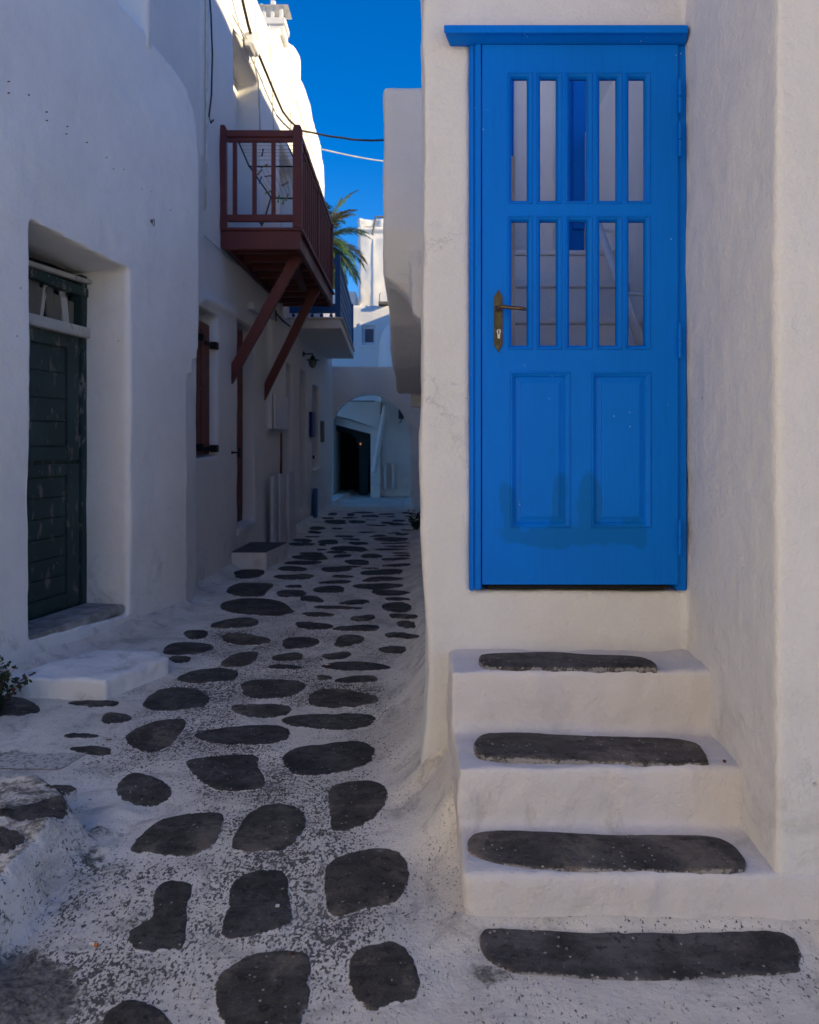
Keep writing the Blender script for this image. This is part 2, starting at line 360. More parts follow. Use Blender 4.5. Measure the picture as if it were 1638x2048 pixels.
def make_ground():
    xs = [-2.9+i*.0165 for i in range(int(4.9/.0165)+1)]; ys = []; y = .9
    while y < 23: ys.append(y); y += .0135 if y < 3 else .0135*(y/3)**1.35
    vs = []; wear = []; grime = []
    for y in ys:
        for x in xs:
            vs.append((x, y, G(x, y)))
            wr = (1-smooth01((abs(x+.75)-.45)/.55))*(1-.6*smooth01((y-3.5)/3))*(1-.5*smooth01((y-7)/6))
            d = rightd(x, y); wr *= smooth01((d-.05)/.3)
            if x > .1 and y < 2.2: wr = .25
            if y < 3.1: wr *= 1-.8*smooth01((-.95-x+.15*nz((x, y, 2), 6))/.12)
            wr *= max(.1, .85+1.3*nz((x, y, 8), 2.2)+.5*nz((x, y, 1), 6.))
            wear.append(min(1, wr+.1))
            g = smooth01(1-math.hypot((x+1.02)/.42, (y-1.83)/.38))*1.0
            if x < -1.13 and y < 2.75: g = max(g, .44)
            if -1.14 < x < -.98 and y < 2.7: g = max(g, .30+.25*nz((x, y, 4), 7))
            g = max(g, .42*smooth01(1-math.hypot((x+1.3)/.4, (y-2.8)/.3)))
            g = max(g, .5*smooth01(1-math.hypot((x+1.75)/.35, (y-3.35)/.2)))
            g = max(g, .55*smooth01(1-math.hypot((x-.2)/.16, (y-1.97)/.1)))
            g = max(g, .3*(1-smooth01(abs(d-.08)/.1))*smooth01((y-2.3)/.5))
            grime.append(g)
    n = len(xs); fs = [(j*n+i, j*n+i+1, (j+1)*n+i+1, (j+1)*n+i) for j in range(len(ys)-1) for i in range(n-1)]
    me = bpy.data.meshes.new('paving'); me.from_pydata(vs, [], fs)
    for nm, da in (('wear', wear), ('grime', grime)):
        at = me.attributes.new(nm, 'FLOAT', 'POINT'); at.data.foreach_set('value', da)
    me.materials.append(M_ground); me.shade_smooth()
    o = link(bpy.data.objects.new('alley_paving', me), None); tag(o, 'whitewashed alley paving with dark stones set in painted joints', None, kind='structure')
    return o
ground = make_ground()
o = MB().box(-300, 300, -300, 300, -.3, -.035).build('ground', simple('outer_ground', (.62, .61, .59), .9, 0, .15, 3), None); o['kind'] = 'structure'; o['label'] = 'pale ground of the village around the alley'

def spline(poly, sub):
    n = len(poly); out = []
    for i in range(n):
        p0, p1, p2, p3 = (poly[(i+k) % n] for k in (-1, 0, 1, 2))
        for s in range(sub):
            t = s/sub
            out.append(tuple(.5*((2*p1[c])+(-p0[c]+p2[c])*t+(2*p0[c]-5*p1[c]+4*p2[c]-p3[c])*t*t+(-p0[c]+3*p1[c]-3*p2[c]+p3[c])*t**3) for c in (0, 1)))
    return out
def stone(name, pts, zf, m, parent, lift=.004, r0=.012, r1=.04, jag=.004, seed=0):
    n = len(pts); cx = sum(p[0] for p in pts)/n; cy = sum(p[1] for p in pts)/n
    size = min(max(p[0] for p in pts)-min(p[0] for p in pts), max(p[1] for p in pts)-min(p[1] for p in pts))
    r1 = min(r1, size*.25); r0 = min(r0, size*.1)
    pts = [(x+jag*(nz((x, y, seed), 35)+.6*nz((x, y, seed), 110)), y+jag*(nz((y, x, seed+4), 35)+.6*nz((y, x, seed), 110))) for x, y in pts]
    def inset(d):
        o_ = []
        for x, y in pts:
            L = math.hypot(x-cx, y-cy); k = max(.0, 1-d/max(L, 1e-4)); o_.append((cx+(x-cx)*k, cy+(y-cy)*k))
        return o_
    def scaled(k): return [(cx+(x-cx)*k, cy+(y-cy)*k) for x, y in inset(r1)]
    vs = []; rim = []
    for ring, dz, rv in ((pts, -.03, 1), (pts, lift*.1, 1), (inset(r0*.4), lift, .8), (inset(r0+.008), lift*1.2, .3), (inset(r1), lift*1.3, .0), (scaled(.45), lift*1.4, 0.), (scaled(.02), lift*1.5, 0.)):
        for x, y in ring: vs.append((x, y, zf(x, y)+dz)); rim.append(rv)
    fs = [(a*n+i, a*n+(i+1) % n, (a+1)*n+(i+1) % n, (a+1)*n+i) for a in range(6) for i in range(n)]
    fs.append(tuple(range(6*n, 7*n)))
    me = bpy.data.meshes.new(name); me.from_pydata(vs, [], fs)
    bm = bmesh.new(); bm.from_mesh(me); bmesh.ops.recalc_face_normals(bm, faces=bm.faces)
    if sum(f.normal.z for f in bm.faces) < 0: bmesh.ops.reverse_faces(bm, faces=bm.faces)
    bm.to_mesh(me); bm.free()
    at = me.attributes.new('rim', 'FLOAT', 'POINT'); at.data.foreach_set('value', rim)
    me.materials.append(m); me.shade_smooth()
    return link(bpy.data.objects.new(name, me), parent)

polys = []      # outlines measured on the photo, turned into ground positions below
def crop(ox, oy, s, pts): return [(ox+x/s, oy+y/s) for x, y in pts]
for q in ([(720, 40), (960, 18), (985, 60), (1012, 135), (960, 155), (830, 155), (770, 125), (735, 90)],
          [(442, 150), (470, 110), (520, 92), (600, 110), (650, 145), (640, 185), (570, 205), (500, 200), (460, 180)],
          [(500, 385), (540, 320), (620, 265), (740, 242), (845, 240), (845, 300), (815, 360), (760, 395), (680, 412), (580, 400)],
          [(888, 385), (890, 340), (930, 260), (1000, 215), (1080, 210), (1150, 235), (1165, 285), (1140, 340), (1090, 380), (980, 390)],
          [(1250, 160), (1290, 125), (1400, 112), (1465, 135), (1475, 190), (1440, 250), (1380, 290), (1280, 315), (1255, 260)],
          [(1235, 480), (1260, 430), (1350, 390), (1460, 375), (1530, 395), (1555, 450), (1550, 520), (1500, 580), (1400, 610), (1280, 632), (1245, 600)],
          [(845, 710), (865, 600), (880, 520), (940, 475), (1030, 460), (1090, 480), (1105, 560), (1112, 650), (1060, 685), (940, 710)],
          [(585, 580), (610, 520), (660, 500), (730, 520), (715, 600), (700, 750), (640, 765), (520, 770), (490, 700), (540, 670), (580, 640)],
          [(815, 890), (870, 830), (960, 775), (1100, 765), (1175, 790), (1180, 880), (1165, 1000), (1110, 1070), (900, 1090), (840, 1010)],
          [(1325, 850), (1350, 780), (1420, 745), (1510, 740), (1570, 790), (1597, 880), (1580, 950), (1500, 975), (1410, 1000), (1345, 940)],
          [(385, 1060), (410, 1000), (470, 960), (540, 955), (610, 985), (660, 1060), (600, 1130), (430, 1130)]):
    polys.append((crop(0, 1500, 1.905, q), None))
for q in ([(175, 118), (210, 103), (270, 106), (287, 120), (250, 138), (195, 136)],
          [(0, 250), (100, 205), (230, 163), (258, 190), (240, 230), (120, 258), (0, 264), (-60, 262)],
          [(-80, 318), (20, 298), (80, 312), (96, 335), (60, 365), (0, 392), (-80, 400)]):
    polys.append((crop(0, 1500, 1.905, q), .16))
for q in ([(252, 1475), (300, 1448), (368, 1441), (362, 1470), (335, 1498), (300, 1510), (268, 1500)],
          [(140, 1497), (180, 1493), (218, 1498), (220, 1512), (190, 1513), (150, 1503)],
          [(440, 1331), (458, 1312), (480, 1304), (515, 1303), (512, 1320), (495, 1333), (462, 1336)],
          [(565, 1515), (585, 1498), (640, 1488), (705, 1481), (745, 1492), (748, 1510), (725, 1530), (650, 1548), (598, 1552), (572, 1535)],
          [(452, 1182), (480, 1166), (545, 1168), (535, 1183), (520, 1194), (470, 1193)]):
    polys.append((q, None))
ell = [(353, 1400, 66, 22), (232, 1436, 32, 11), (190, 1405, 55, 6.5), (162, 1471, 34, 5), (418, 1354, 58, 15), (374, 1298, 54, 13), (360, 1320, 24, 6),
       (392, 1268, 27, 8), (20, 1412, 55, 20)]
for (x, y, a, b) in [(348, 387, 118, 30), (408, 625, 262, 57), (255, 740, 162, 35), (318, 848, 165, 40), (658, 350, 105, 18), (670, 407, 132, 18),
        (738, 308, 125, 14), (785, 268, 133, 22), (668, 472, 65, 12), (645, 527, 97, 27), (795, 238, 90, 8), (725, 175, 88, 12), (730, 148, 62, 14), (795, 565, 83, 24),
        (922, 497, 106, 28), (975, 355, 118, 18), (1015, 403, 85, 10), (963, 442, 108, 12), (1100, 585, 105, 17), (975, 625, 170, 12), (838, 678, 108, 18),
        (808, 757, 125, 29), (1160, 707, 82, 25), (1120, 780, 155, 24), (710, 877, 142, 38), (1058, 866, 112, 37), (627, 980, 108, 32), (975, 968, 97, 30),
        (602, 1055, 122, 16), (1105, 1042, 250, 30), (885, 1125, 58, 17), (1115, 1138, 148, 28), (512, 1205, 250, 62), (1005, 1278, 240, 70), (435, 1357, 195, 52),
        (925, 1435, 305, 58), (320, 1535, 315, 72), (1300, 375, 142, 25), (1300, 424, 150, 16), (1265, 475, 165, 23), (1355, 520, 125, 22), (1400, 565, 85, 12),
        (1405, 622, 115, 33), (1445, 688, 92, 20), (1470, 750, 70, 26), (1430, 830, 115, 20), (1375, 925, 108, 24), (1400, 322, 95, 12), (1120, 302, 95, 16),
        (1070, 333, 75, 7), (1215, 343, 62, 6), (1018, 258, 62, 11), (1220, 256, 78, 15), (970, 230, 70, 9), (1065, 207, 138, 17), (915, 160, 78, 14),
        (1130, 167, 65, 11), (865, 210, 35, 6), (870, 178, 30, 6), (1390, 278, 110, 9), (1440, 255, 60, 6), (1430, 237, 70, 5), (1350, 212, 130, 6),
        (1400, 189, 90, 6), (1390, 165, 100, 5), (1360, 138, 135, 13), (1270, 116, 60, 6), (1440, 103, 55, 8), (1030, 118, 75, 7), (1080, 140, 70, 6),
        (1190, 88, 60, 6), (1385, 92, 45, 5), (815, 90, 48, 8), (835, 60, 55, 15), (975, 62, 40, 7), (1120, 15, 60, 10), (960, 12, 80, 10), (1260, 40, 70, 6),
        (1420, 35, 80, 5), (1480, 70, 50, 4), (800, 121, 60, 4), (1330, 18, 50, 5)]:
    ell.append((400+x/3.561, 1040+y/3.561, a/3.561, b/3.561))
for (x, y, a, b) in [(500, 1455, 55, 14), (710, 1460, 50, 14), (850, 1438, 130, 8), (1130, 1450, 90, 9), (1360, 1440, 55, 9), (445, 1500, 80, 11), (690, 1497, 80, 10),
        (940, 1477, 110, 13), (1180, 1482, 60, 7), (1400, 1480, 60, 5), (490, 1535, 100, 11), (780, 1545, 90, 17), (1270, 1530, 80, 12), (560, 1562, 120, 8),
        (1200, 1560, 120, 8), (940, 1522, 60, 6)]:
    ell.append((580+x/5.85, 780+y/5.85, a/5.85, b/5.85))
rs = random.Random(3)
for (x, y, a, b) in ell:
    k = 12; q = []; ex = rs.uniform(2.1, 2.7); ph = rs.uniform(0, 6.28); sk = rs.uniform(-.25, .25)
    for j in range(k):
        th = 2*math.pi*j/k; c_, s_ = math.cos(th), math.sin(th)
        rr = 1/((abs(c_)**ex+abs(s_)**ex)**(1/ex))*(1+.10*math.sin(2*th+ph)+.07*math.sin(3*th+ph*2))
        q.append((x+a*rr*c_, y+b*rr*s_-b*sk*c_))
    polys.append((q, None))
for i, (q, z0) in enumerate(polys):
    pts = [groundpt(px, py, z0) for px, py in spline(q, 6 if q[0][1] > 1350 else 3)]
    far = sum(p[1] for p in pts)/len(pts) > 5
    stone('stone', pts, G if z0 is None else (lambda x, y: max(G(x, y), .13)), M_stone, ground, lift=.0035 if not far else .006, seed=i*1.3, jag=.006 if not far else .004)

# ------------------------------------------------------------------ near right house with the blue door
def Z3(py): return P(0, py, 3.)[2]
def X3(px): return (px-HX)/518.
house = thing('whitewashed_house', 'whitewashed house with the bright blue slatted door above four steps', 'house', (.6, 3.1, 0))
mb = MB()
doorL, doorR, doorB, doorT = X3(938)+.008, X3(1372)+.0, Z3(1180)-.003, Z3(80)
facade(mb, [.052, doorL, doorR, 1.3], [-.15, doorB, doorT, 3.25], lambda u, z: None if doorL < u < doorR and doorB < z < doorT else 0., .3, w0=3.)
mb.prism([(1.068, 3.29), (1.068, 2.98), (1.016, 2.155), (1.9, 2.155), (1.9, 3.29)], -.2, 3.26, 'z')
def corner_soft(p):   # pier edge wanders a little
    q = p.copy()
    k_ = 1-smooth01((p.x-.08)/.12); q.x += k_*(.014*nz((0, 0, p.z), 1.1, 3)+.007*nz((0, 0, p.z), 4.)+.012*smooth01((1-p.z)/.6))
    q.x -= .02*k_*smooth01((.45-p.z)/.4); q.y -= .02*k_*smooth01((.45-p.z)/.4)
    return q
voxel('wall', mb, M_right, house, .0135, 5, ((.8, .012), (3.2, .008), (11., .0034), (34., .0012)), fn=corner_soft)
# door frame, cornice, door
fr = MB()
fr.box(X3(938), X3(948), 2.978, 3.20, Z3(1180), Z3(92)); fr.build('door_jamb', M_blue, house, .004)
MB().box(X3(948)+.0005, X3(961), 2.966, 3.20, Z3(1176), Z3(96)).build('door_jamb', M_blue, house, .004)
MB().box(X3(1351), X3(1371), 2.985, 3.20, Z3(1180), Z3(92)).build('door_jamb', M_blue, house, .004)
MB().box(X3(961)+.001, X3(1351)-.001, 2.992, 3.18, Z3(97), Z3(88)).build('door_head', M_blue, house, .003)
# cornice: swept moulding with mitred left end
pr = [(3.02, Z3(89)), (2.975, Z3(89)), (2.965, Z3(85)), (2.955, Z3(78)), (2.938, Z3(70)), (2.925, Z3(65.5)), (2.912, Z3(65)), (2.912, Z3(50)), (3.02, Z3(50))]
cm = MB(); vs = []
pr = [(3.02, 90), (2.975, 90), (2.965, 87), (2.955, 82), (2.938, 75), (2.925, 68), (2.912, 66), (2.912, 50), (3.02, 50)]
pr = [(y, EYE+(HY-p)/F*min(y, 3.)) for y, p in pr]
for k in (0, 1):
    for y, z in pr:
        a_ = (3.0-y)/.088 if y < 3 else (.2 if z < pr[-1][1] else 1.)
        vs.append(((P(904-16*a_, 0, min(y, 3.))[0] if not k else P(1370+6*a_, 0, min(y, 3.))[0]), y, z))
n = len(pr); cm.add(vs, [tuple(range(n)), tuple(range(2*n-1, n-1, -1))]+[(i, (i+1) % n, (i+1) % n+n, i+n) for i in range(n)])
cm.build('cornice', M_blue, house, .002)
# door leaf: stiles and rails, then mouldings, panels, ironmongery
YF, YB = 2.968, 3.010
L = MB(); x0, x1 = X3(963), X3(1350); zt, zb = Z3(98), Z3(1166)
HXo = [(1013, 1063), (1070, 1121), (1128, 1181), (1188, 1240), (1246, 1296)]
rows = [(152, 413), (436, 701)]; pan = [(1019, 1137), (1179, 1297)]; prow = (745, 1054)
L.box(x0, X3(1013), YF, YB, zb, zt).box(X3(1296), x1, YF, YB, zb, zt)
for a, b in ((98, 152), (413, 436), (701, 745), (1054, 1166)): L.box(X3(1013), X3(1296), YF+(0 if a else 0), YB, Z3(b), Z3(a))
for r in rows:
    for i in range(4): L.box(X3(HXo[i][1]), X3(HXo[i+1][0]), YF, YB, Z3(r[1]), Z3(r[0]))
L.box(X3(1013), X3(1019), YF, YB, Z3(prow[1]), Z3(prow[0])).box(X3(1137), X3(1179), YF, YB, Z3(prow[1]), Z3(prow[0])).box(X3(1297)-.001, X3(1297)+.001, YF, YB, Z3(prow[1]), Z3(prow[0]))
door = L.build('door', M_blue, house)
bmm = bmesh.new(); bmm.from_mesh(door.data); bmesh.ops.remove_doubles(bmm, verts=bmm.verts, dist=.0002); bmm.to_mesh(door.data); bmm.free()
door['label'] = 'bright blue wooden door leaf with ten open slots'
for r in rows:
    for a, b in HXo:
        MB().ring(X3(a)+.0005, X3(b)-.0005, Z3(r[1])+.0005, Z3(r[0])-.0005, [(0, YF-.003), (.004, YF-.004), (.006, YF+.003), (.010, YF+.004), (.017, YF+.018), (.018, YF+.034), (.0, YF+.034)]).build('moulding', M_blue, door, .0008, seg=1)
for a, b in pan:
    MB().ring(X3(a)+.0005, X3(b)-.0005, Z3(prow[1])+.0005, Z3(prow[0])-.0005, [(0, YF-.004), (.005, YF-.005), (.008, YF+.002), (.012, YF+.003), (.02, YF+.014), (.02, YF+.03), (.0, YF+.03)]).build('moulding', M_blue, door, .0008, seg=1)
    xa, xb, za, zc = X3(a)+.016, X3(b)-.016, Z3(prow[1])+.016, Z3(prow[0])-.016
    p = MB(); p.ring(xa, xb, za, zc, [(0, YF+.028), (0, YF+.015), (.024, YF+.010), (.024, YF+.005), (.03, YF+.004), (.03, YF+.028)]); p.box(xa+.029, xb-.029, YF+.004, YF+.027, za+.029, zc-.029)
    p.build('panel', M_blue, door)
# black strip standing in for the shade in the gap under the door
MB().box(X3(975), X3(1335), 2.99, 3.15, Z3(1177), Z3(1170)).build('threshold', M_dark, house)
# hinges
for py in (203, 288, 685, 1073):
    h = MB(); xh = X3(1352)
    h.tube([(xh, 2.957, Z3(py+33)), (xh, 2.957, Z3(py+1))], .0065, 8).tube([(xh, 2.957, Z3(py-1)), (xh, 2.957, Z3(py-33))], .0065, 8)
    h.tube([(xh, 2.957, Z3(py-33)), (xh, 2.957, Z3(py-36))], .004, 8)
    h.build('hinge', M_blue, door, sm=False)
# handle: shaped backplate, lever, lock cylinder
hp = []
for px, py in ((986, 598), (988, 592), (991, 590), (994.5, 582), (998, 590), (1001, 592), (1003, 598), (1003, 690), (1001, 697), (998, 699), (995, 708), (991, 699), (988, 697), (986, 690)): hp.append((X3(px), Z3(py)))
pl = MB().prism(hp, YF-.007, YF+.001, 'y').build('handle_plate', M_bronze, door, .0015)
MB().ring(X3(987.5), X3(1001.5), Z3(688), Z3(600), [(0, YF-.0065), (0, YF-.0095), (.003, YF-.0095), (.003, YF-.0065)]).build('plate_rim', M_bronze, door)
lv = MB(); xp, zp = X3(994), Z3(621)
lv.lathe([(.011, YF-.006), (.011, YF-.014), (.007, YF-.016), (.006, YF-.045), (.006, YF-.05)], (xp, 0, zp), 12, 'y')
lv.tube([(xp, YF-.046, zp), (xp+.012, YF-.05, zp+.001), (xp+.04, YF-.05, zp-.003), (xp+.075, YF-.049, zp-.005), (xp+.093, YF-.046, zp-.007), (xp+.1, YF-.04, zp-.009)], [.007, .0075, .007, .0068, .0075, .005], 10)
lv.build('handle', M_brass, door, sm=True)
kc = MB(); kc.prism([(X3(995)+.0085*math.cos(a), Z3(666)+.0085*math.sin(a)) for a in [R(-50+28*i) for i in range(11)]]+[(X3(995)-.0045, Z3(680)), (X3(995)+.0045, Z3(680))], YF-.012, YF-.006, 'y')
kc.build('lock_cylinder', M_steel, door)
MB().box(X3(994), X3(996), YF-.0125, YF-.0115, Z3(671), Z3(663)).build('keyhole', M_black, door)

# ------------------------------------------------------------------ steps up to the blue door
steps = thing('entrance_steps', 'flight of whitewashed steps with long dark slate treads below the blue door', 'steps', (.6, 2.5, 0))
TZ = [(2.724, 3.12, .55), (2.42, 3.12, .338), (2.155, 3.12, .151)]
mb = MB()
for i, (ya, yb, z) in enumerate(TZ):
    mb.prism([(.142+.004*i, ya), (.15+.004*i, yb), (1.2, yb), (1.2, ya)], -.2, z, 'z')
voxel('step', mb, M_stair, steps, .0115, 9, ((1.1, .010), (4.5, .009), (13., .0055), (36., .0018)), off=4.)
cr3 = lambda pts: crop(840, 1260, 2.0526, pts)
tp = [[(242, 125), (265, 105), (430, 98), (560, 97), (700, 107), (870, 113), (940, 127), (972, 150), (955, 172), (880, 173), (620, 163), (400, 160), (280, 155), (250, 142)],
      [(220, 485), (235, 450), (280, 432), (420, 428), (560, 435), (840, 445), (1030, 452), (1130, 470), (1165, 500), (1183, 540), (1172, 560), (1060, 555), (800, 548), (600, 540), (480, 535), (340, 533), (250, 520)],
      [(195, 880), (225, 845), (330, 832), (560, 838), (800, 848), (1000, 848), (1200, 855), (1280, 885), (1320, 925), (1340, 965), (1310, 988), (1180, 994), (900, 990), (600, 986), (420, 976), (300, 960), (215, 925)],
      [(245, 1260), (290, 1235), (480, 1240), (720, 1252), (1000, 1250), (1300, 1240), (1460, 1240), (1530, 1265), (1562, 1310), (1560, 1370), (1540, 1405), (1350, 1425), (1100, 1445), (820, 1442), (500, 1425), (400, 1415), (300, 1375), (250, 1320)]]
tz = [.553, .341, .154, None]
for i, q in enumerate(tp):
    pts = []
    for px, py in spline(cr3(q), 7):
        if tz[i] is None: pts.append(groundpt(px, py))
        else: Y = F*(EYE-tz[i])/(py-HY); pts.append(((px-HX)/F*Y, max(Y, TZ[i][0]+.010)))
    zf = G if tz[i] is None else (lambda x, y, z=tz[i]: z+.002*nz((x, y, 0), 2.))
    s_ = stone('tread_stone', pts, zf, M_tread, steps, .0065, .01, .03, .003, 50+i)

# ------------------------------------------------------------------ stair court behind the door
court = thing('inner_stair', 'white stair rising behind the slots of the blue door', 'steps', (.9, 4.2, .8))
for k in range(7):
    y = 3.42+.26*k; z = .76+.26*(k+1)
    MB().box(.46, 1.47, y, 6.0 if k == 6 else y+.34, z-.27, z-.03).box(.462, 1.468, y-.014, 5.99 if k == 6 else y+.33, z-.0295, z).build('step', M_court, court, .006)
MB().tube([(1.205, 4.98, 2.76), (1.185, 4.5, 2.35), (1.16, 3.85, 1.80)], .024, 10).build('handrail', M_white, court, sm=True)
for bp in ((1.203, 4.9, 2.69), (1.178, 4.3, 2.18)): MB().tube([bp, (1.40, bp[1]+.02, bp[2]-.02)], .010, 6).build('rail_bracket', M_white, court, sm=True)
ch = thing('court_house', 'white house behind the blue door with a blue door of its own', 'house', (1., 6.2, 2.6))
MB().box(.3, 1.36, 6.1, 6.4, 0, 4.2).build('wall', M_court, ch, .02)
MB().prism([(P(1040, 0, 5.9)[0], 5.9), (P(1068, 0, 5.9)[0], 5.7), (P(1104, 0, 5.9)[0], 5.75), (P(1112, 0, 5.9)[0], 6.2), (.8, 6.2)], 2.5, 5.6, 'z').build('buttress', M_court, ch, .02)
dl = MB().box(P(1128, 0, 6)[0], P(1180, 0, 6)[0], 6.03, 6.12, 2.6, 5.0).build('door', M_blue, ch, .004)
MB().box(P(1146, 0, 6)[0], P(1174, 0, 6)[0], 6.0, 6.04, 3.0, 4.9).build('door_panel', M_blue, dl, .006)
MB().box(P(1000, 0, 6)[0], P(1030, 0, 6)[0], 6.07, 6.12, 3.2, 4.9).build('window', M_blue, ch, .01)
MB().prism([(1.36, 6.4), (1.30, 6.1), (1.47, 3.25), (1.6, 3.25), (1.6, 6.4)], 0, 2.0, 'z').build('side_wall', M_court, ch, .01)
MB().prism([(1.361, 6.41), (1.335, 4.4), (1.6, 4.4), (1.6, 6.41)], 1.99, 3.75, 'z').build('side_wall', M_court, ch, .01)

# ------------------------------------------------------------------ buildings that close the right side, and a block added for shade
rb = thing('alley_house', 'white house with a rounded upper storey jutting over the right side of the alley', 'house', (.5, 8, 0))
MB().prism([(.10, 3.28), (.45, 3.28), (.45, 6.5), (.19, 6.5)], -.1, 2.6, 'z').build('wall', M_mid, rb, .03)
MB().prism([(.19, 6.5), (2.6, 6.5), (2.6, 9.4), (.20, 9.4)], -.1, 5.4, 'z').build('wall', M_mid, rb, .03)
MB().prism([(.20, 9.4), (2.6, 9.4), (2.6, 16.9), (.30, 16.9)], -.1, 6.45, 'z').build('far_wall', M_mid, rb, .03)
# jutting storey; underside drops away from the camera
ov = MB()
XL = -.153
ov.prism([(4.5, 2.60), (4.5, 3.41), (9.0, 3.41), (9.0, 1.92), (8.6, 1.90), (6.6, 2.0), (5.3, 2.14), (4.62, 2.33)], XL, .14, 'x')
ov.prism([(4.52, 2.22), (4.52, 3.38), (4.9, 3.38), (4.9, 2.2)], .02, .14, 'x')
ov.box(.02, .16, 8.8, 9.05, 1.76, 2.0)
def ovfn(p):
    q = p.copy(); t_ = smooth01((p.y-4.7)/1.5)
    if p.x < 0: q.x += .015*t_
    if p.y < 4.75 and p.z < 2.7: q.z -= .17*smooth01((p.x-XL)/.28)*smooth01((2.75-p.z)/.45)
    return q
voxel('jutting_storey', ov, M_right, rb, .02, 6, ((.9, .02), (3., .01), (11., .003)), off=11., fn=ovfn)
rb2 = thing('alley_house', 'white house closing the far end of the alley on the right', 'house', (.8, 19, 0))
MB().box(.33, 2.6, 16.95, 21.9, -.1, 5.35).build('wall', M_mid, rb2, .03)
shade_block = thing('whitewashed_house', 'unseen tall white block added far right of the blue door to shade the foreground', 'house', (5, 3, 0))  # unseen block, placed and sized to keep the sun off the foreground
MB().box(4.5, 11, -1.6, 16.9, -.2, 8.2).build('wall', M_up, shade_block, .04)

# unseen block added behind the camera to bounce sunlight onto the door wall
bounce_block = thing('whitewashed_house', 'unseen sunlit white block added behind the viewpoint to bounce light at the blue door', 'house', (-4, -5, 0))
MB().prism([(-6.5, -.5), (-4.6, -.5), (-1.5, -5.2), (5, -7.5), (5, -12), (-10, -12)], -.2, 6.5, 'z').build('wall', M_up, bounce_block, .04)
# ------------------------------------------------------------------ left near house with the old green door
dU = Vector((.2334, .9724, 0)).normalized(); dW = Vector((-dU.y, dU.x, 0))
M1 = Matrix(((dU.x, dW.x, 0, -2.25), (dU.y, dW.y, 0, 4.61), (0, 0, 1, 0), (0, 0, 0, 1)))
lh = thing('whitewashed_house', 'bluish white house at the left with the old dark green door', 'house', (-2.3, 5, 0))
mb = MB(); D1 = .36
def w1top(u, z):
    if z < 4: return z+(.07*(.5-u) if .1 < z < .3 and -.1 < u < 1.1 else (-.08*(u-.0) if 2.5 < z < 2.8 and -.1 < u < 1.1 else 0))
    t = [(-2, 4.58), (0, 4.52), (1., 4.43), (1.6, 4.33), (1.81, 4.26), (1.92, 4.14), (1.985, 3.95), (2.015, 3.65)]
    for (p, zp_), (q, zq) in zip(t, t[1:]):
        if p <= u <= q: return zp_+(zq-zp_)*(u-p)/(q-p)
    return 3.6
facade(mb, [-1.9, 0, 1.0, 1.6, 1.81, 1.92, 1.985, 2.015], [-.2, .15, 1.92, 2.04, 2.14, 2.67, 3.4, 4.4],
       lambda u, z: None if (u > 1.81 and z < 1.93) or (u > 1.92 and z < 2.05) or (u > 1.985 and z < 2.15) else (.54 if 0 < u < 1 and .15 < z < 2.67 else 0), .9, w1top)
mb.prism([(1.79, 0), (1.83, .012), (2.2, .13), (2.2, .7), (1.7, .7)], -.2, 2.3, 'z')
voxel('wall', mb, M_left, lh, .0185, 4, ((.6, .022), (2.4, .009), (9., .003), (26., .0012)), M=M1, off=2.)
MB().box(-9, -1.9, .02, .9, -.2, 4.5).build('wall_continued', M_up, lh, .03, M=M1)
# door inside the recess (local u, w, z)
def lb(u0, u1, w0, w1, z0, z1): return MB().box(u0, u1, w0, w1, z0, z1)
gd = lb(.03, .93, D1+.02, D1+.05, .17, 2.12); gdo = gd.build('old_door', M_green, lh, .002, M=M1); gdo['label'] = 'weathered dark green plank door with a rusty ring'
for (a, b) in ((.17, .95), (.985, 1.03), (1.065, 2.12)): pass
for u0, u1 in ((.03, .13), (.80, .93)):
    lb(u0, u1, D1-.005, D1+.022, .19, 1.20).build('stile', M_green, gdo, .003, M=M1); lb(u0, u1, D1-.005, D1+.022, 1.225, 2.12).build('stile', M_green, gdo, .003, M=M1)
for z0, z1 in ((.19, .29), (1.12, 1.20), (1.225, 1.32), (2.02, 2.12)): lb(.131, .799, D1-.004, D1+.02, z0, z1).build('rail', M_green, gdo, .003, M=M1)
z = .295
hs_ = [.13, .135, .14, .135, .14, .14]
for i, h in enumerate(hs_): lb(.14, .79, D1+.004+.003*(i % 2), D1+.019, z+.002, z+h-.004).build('board', M_green, gdo, .003, M=M1); z += h
z = 1.325
for i, h in enumerate((.17, .16, .18, .17)): lb(.14, .79, D1+.004+.003*(i % 2), D1+.019, z+.002, z+h-.004).build('board', M_green, gdo, .003, M=M1); z += h
rg = MB().tube([(.27+.034*math.cos(a), D1-.02-.006*math.sin(a), 1.60+.045*math.sin(a)) for a in [2*math.pi*i/16 for i in range(16)]], .0055, 6, True).lathe([(.012, D1-.03), (.012, D1+.006)], (.27, 0, 1.645), 8, 'y')
rg.build('pull_ring', M_rust, gdo, M=M1, sm=True)
for (u0, u1, z0, z1) in ((-.02, .028, .15, 2.56), (.935, 1.02, .15, 2.56)): lb(u0, u1, D1-.02, D1+.08, z0, z1).build('door_frame', M_greenframe, lh, .006, M=M1)
MB().prism([(-.02, 2.46), (-.02, 2.52), (1.02, 2.47), (1.02, 2.40)], D1-.03, D1+.08, 'y').build('door_frame', M_greenframe, lh, .006, M=M1)
MB().prism([(-.02, 2.125), (-.02, 2.20), (1.0, 2.18), (1.0, 2.105)], D1-.055, D1+.08, 'y').build('transom_bar', M_peel, lh, .006, M=M1)
MB().box(-.02, 1.02, D1-.06, D1-.01, 2.50, 2.53).build('frame_trim', M_peel, lh, .006, M=M1)
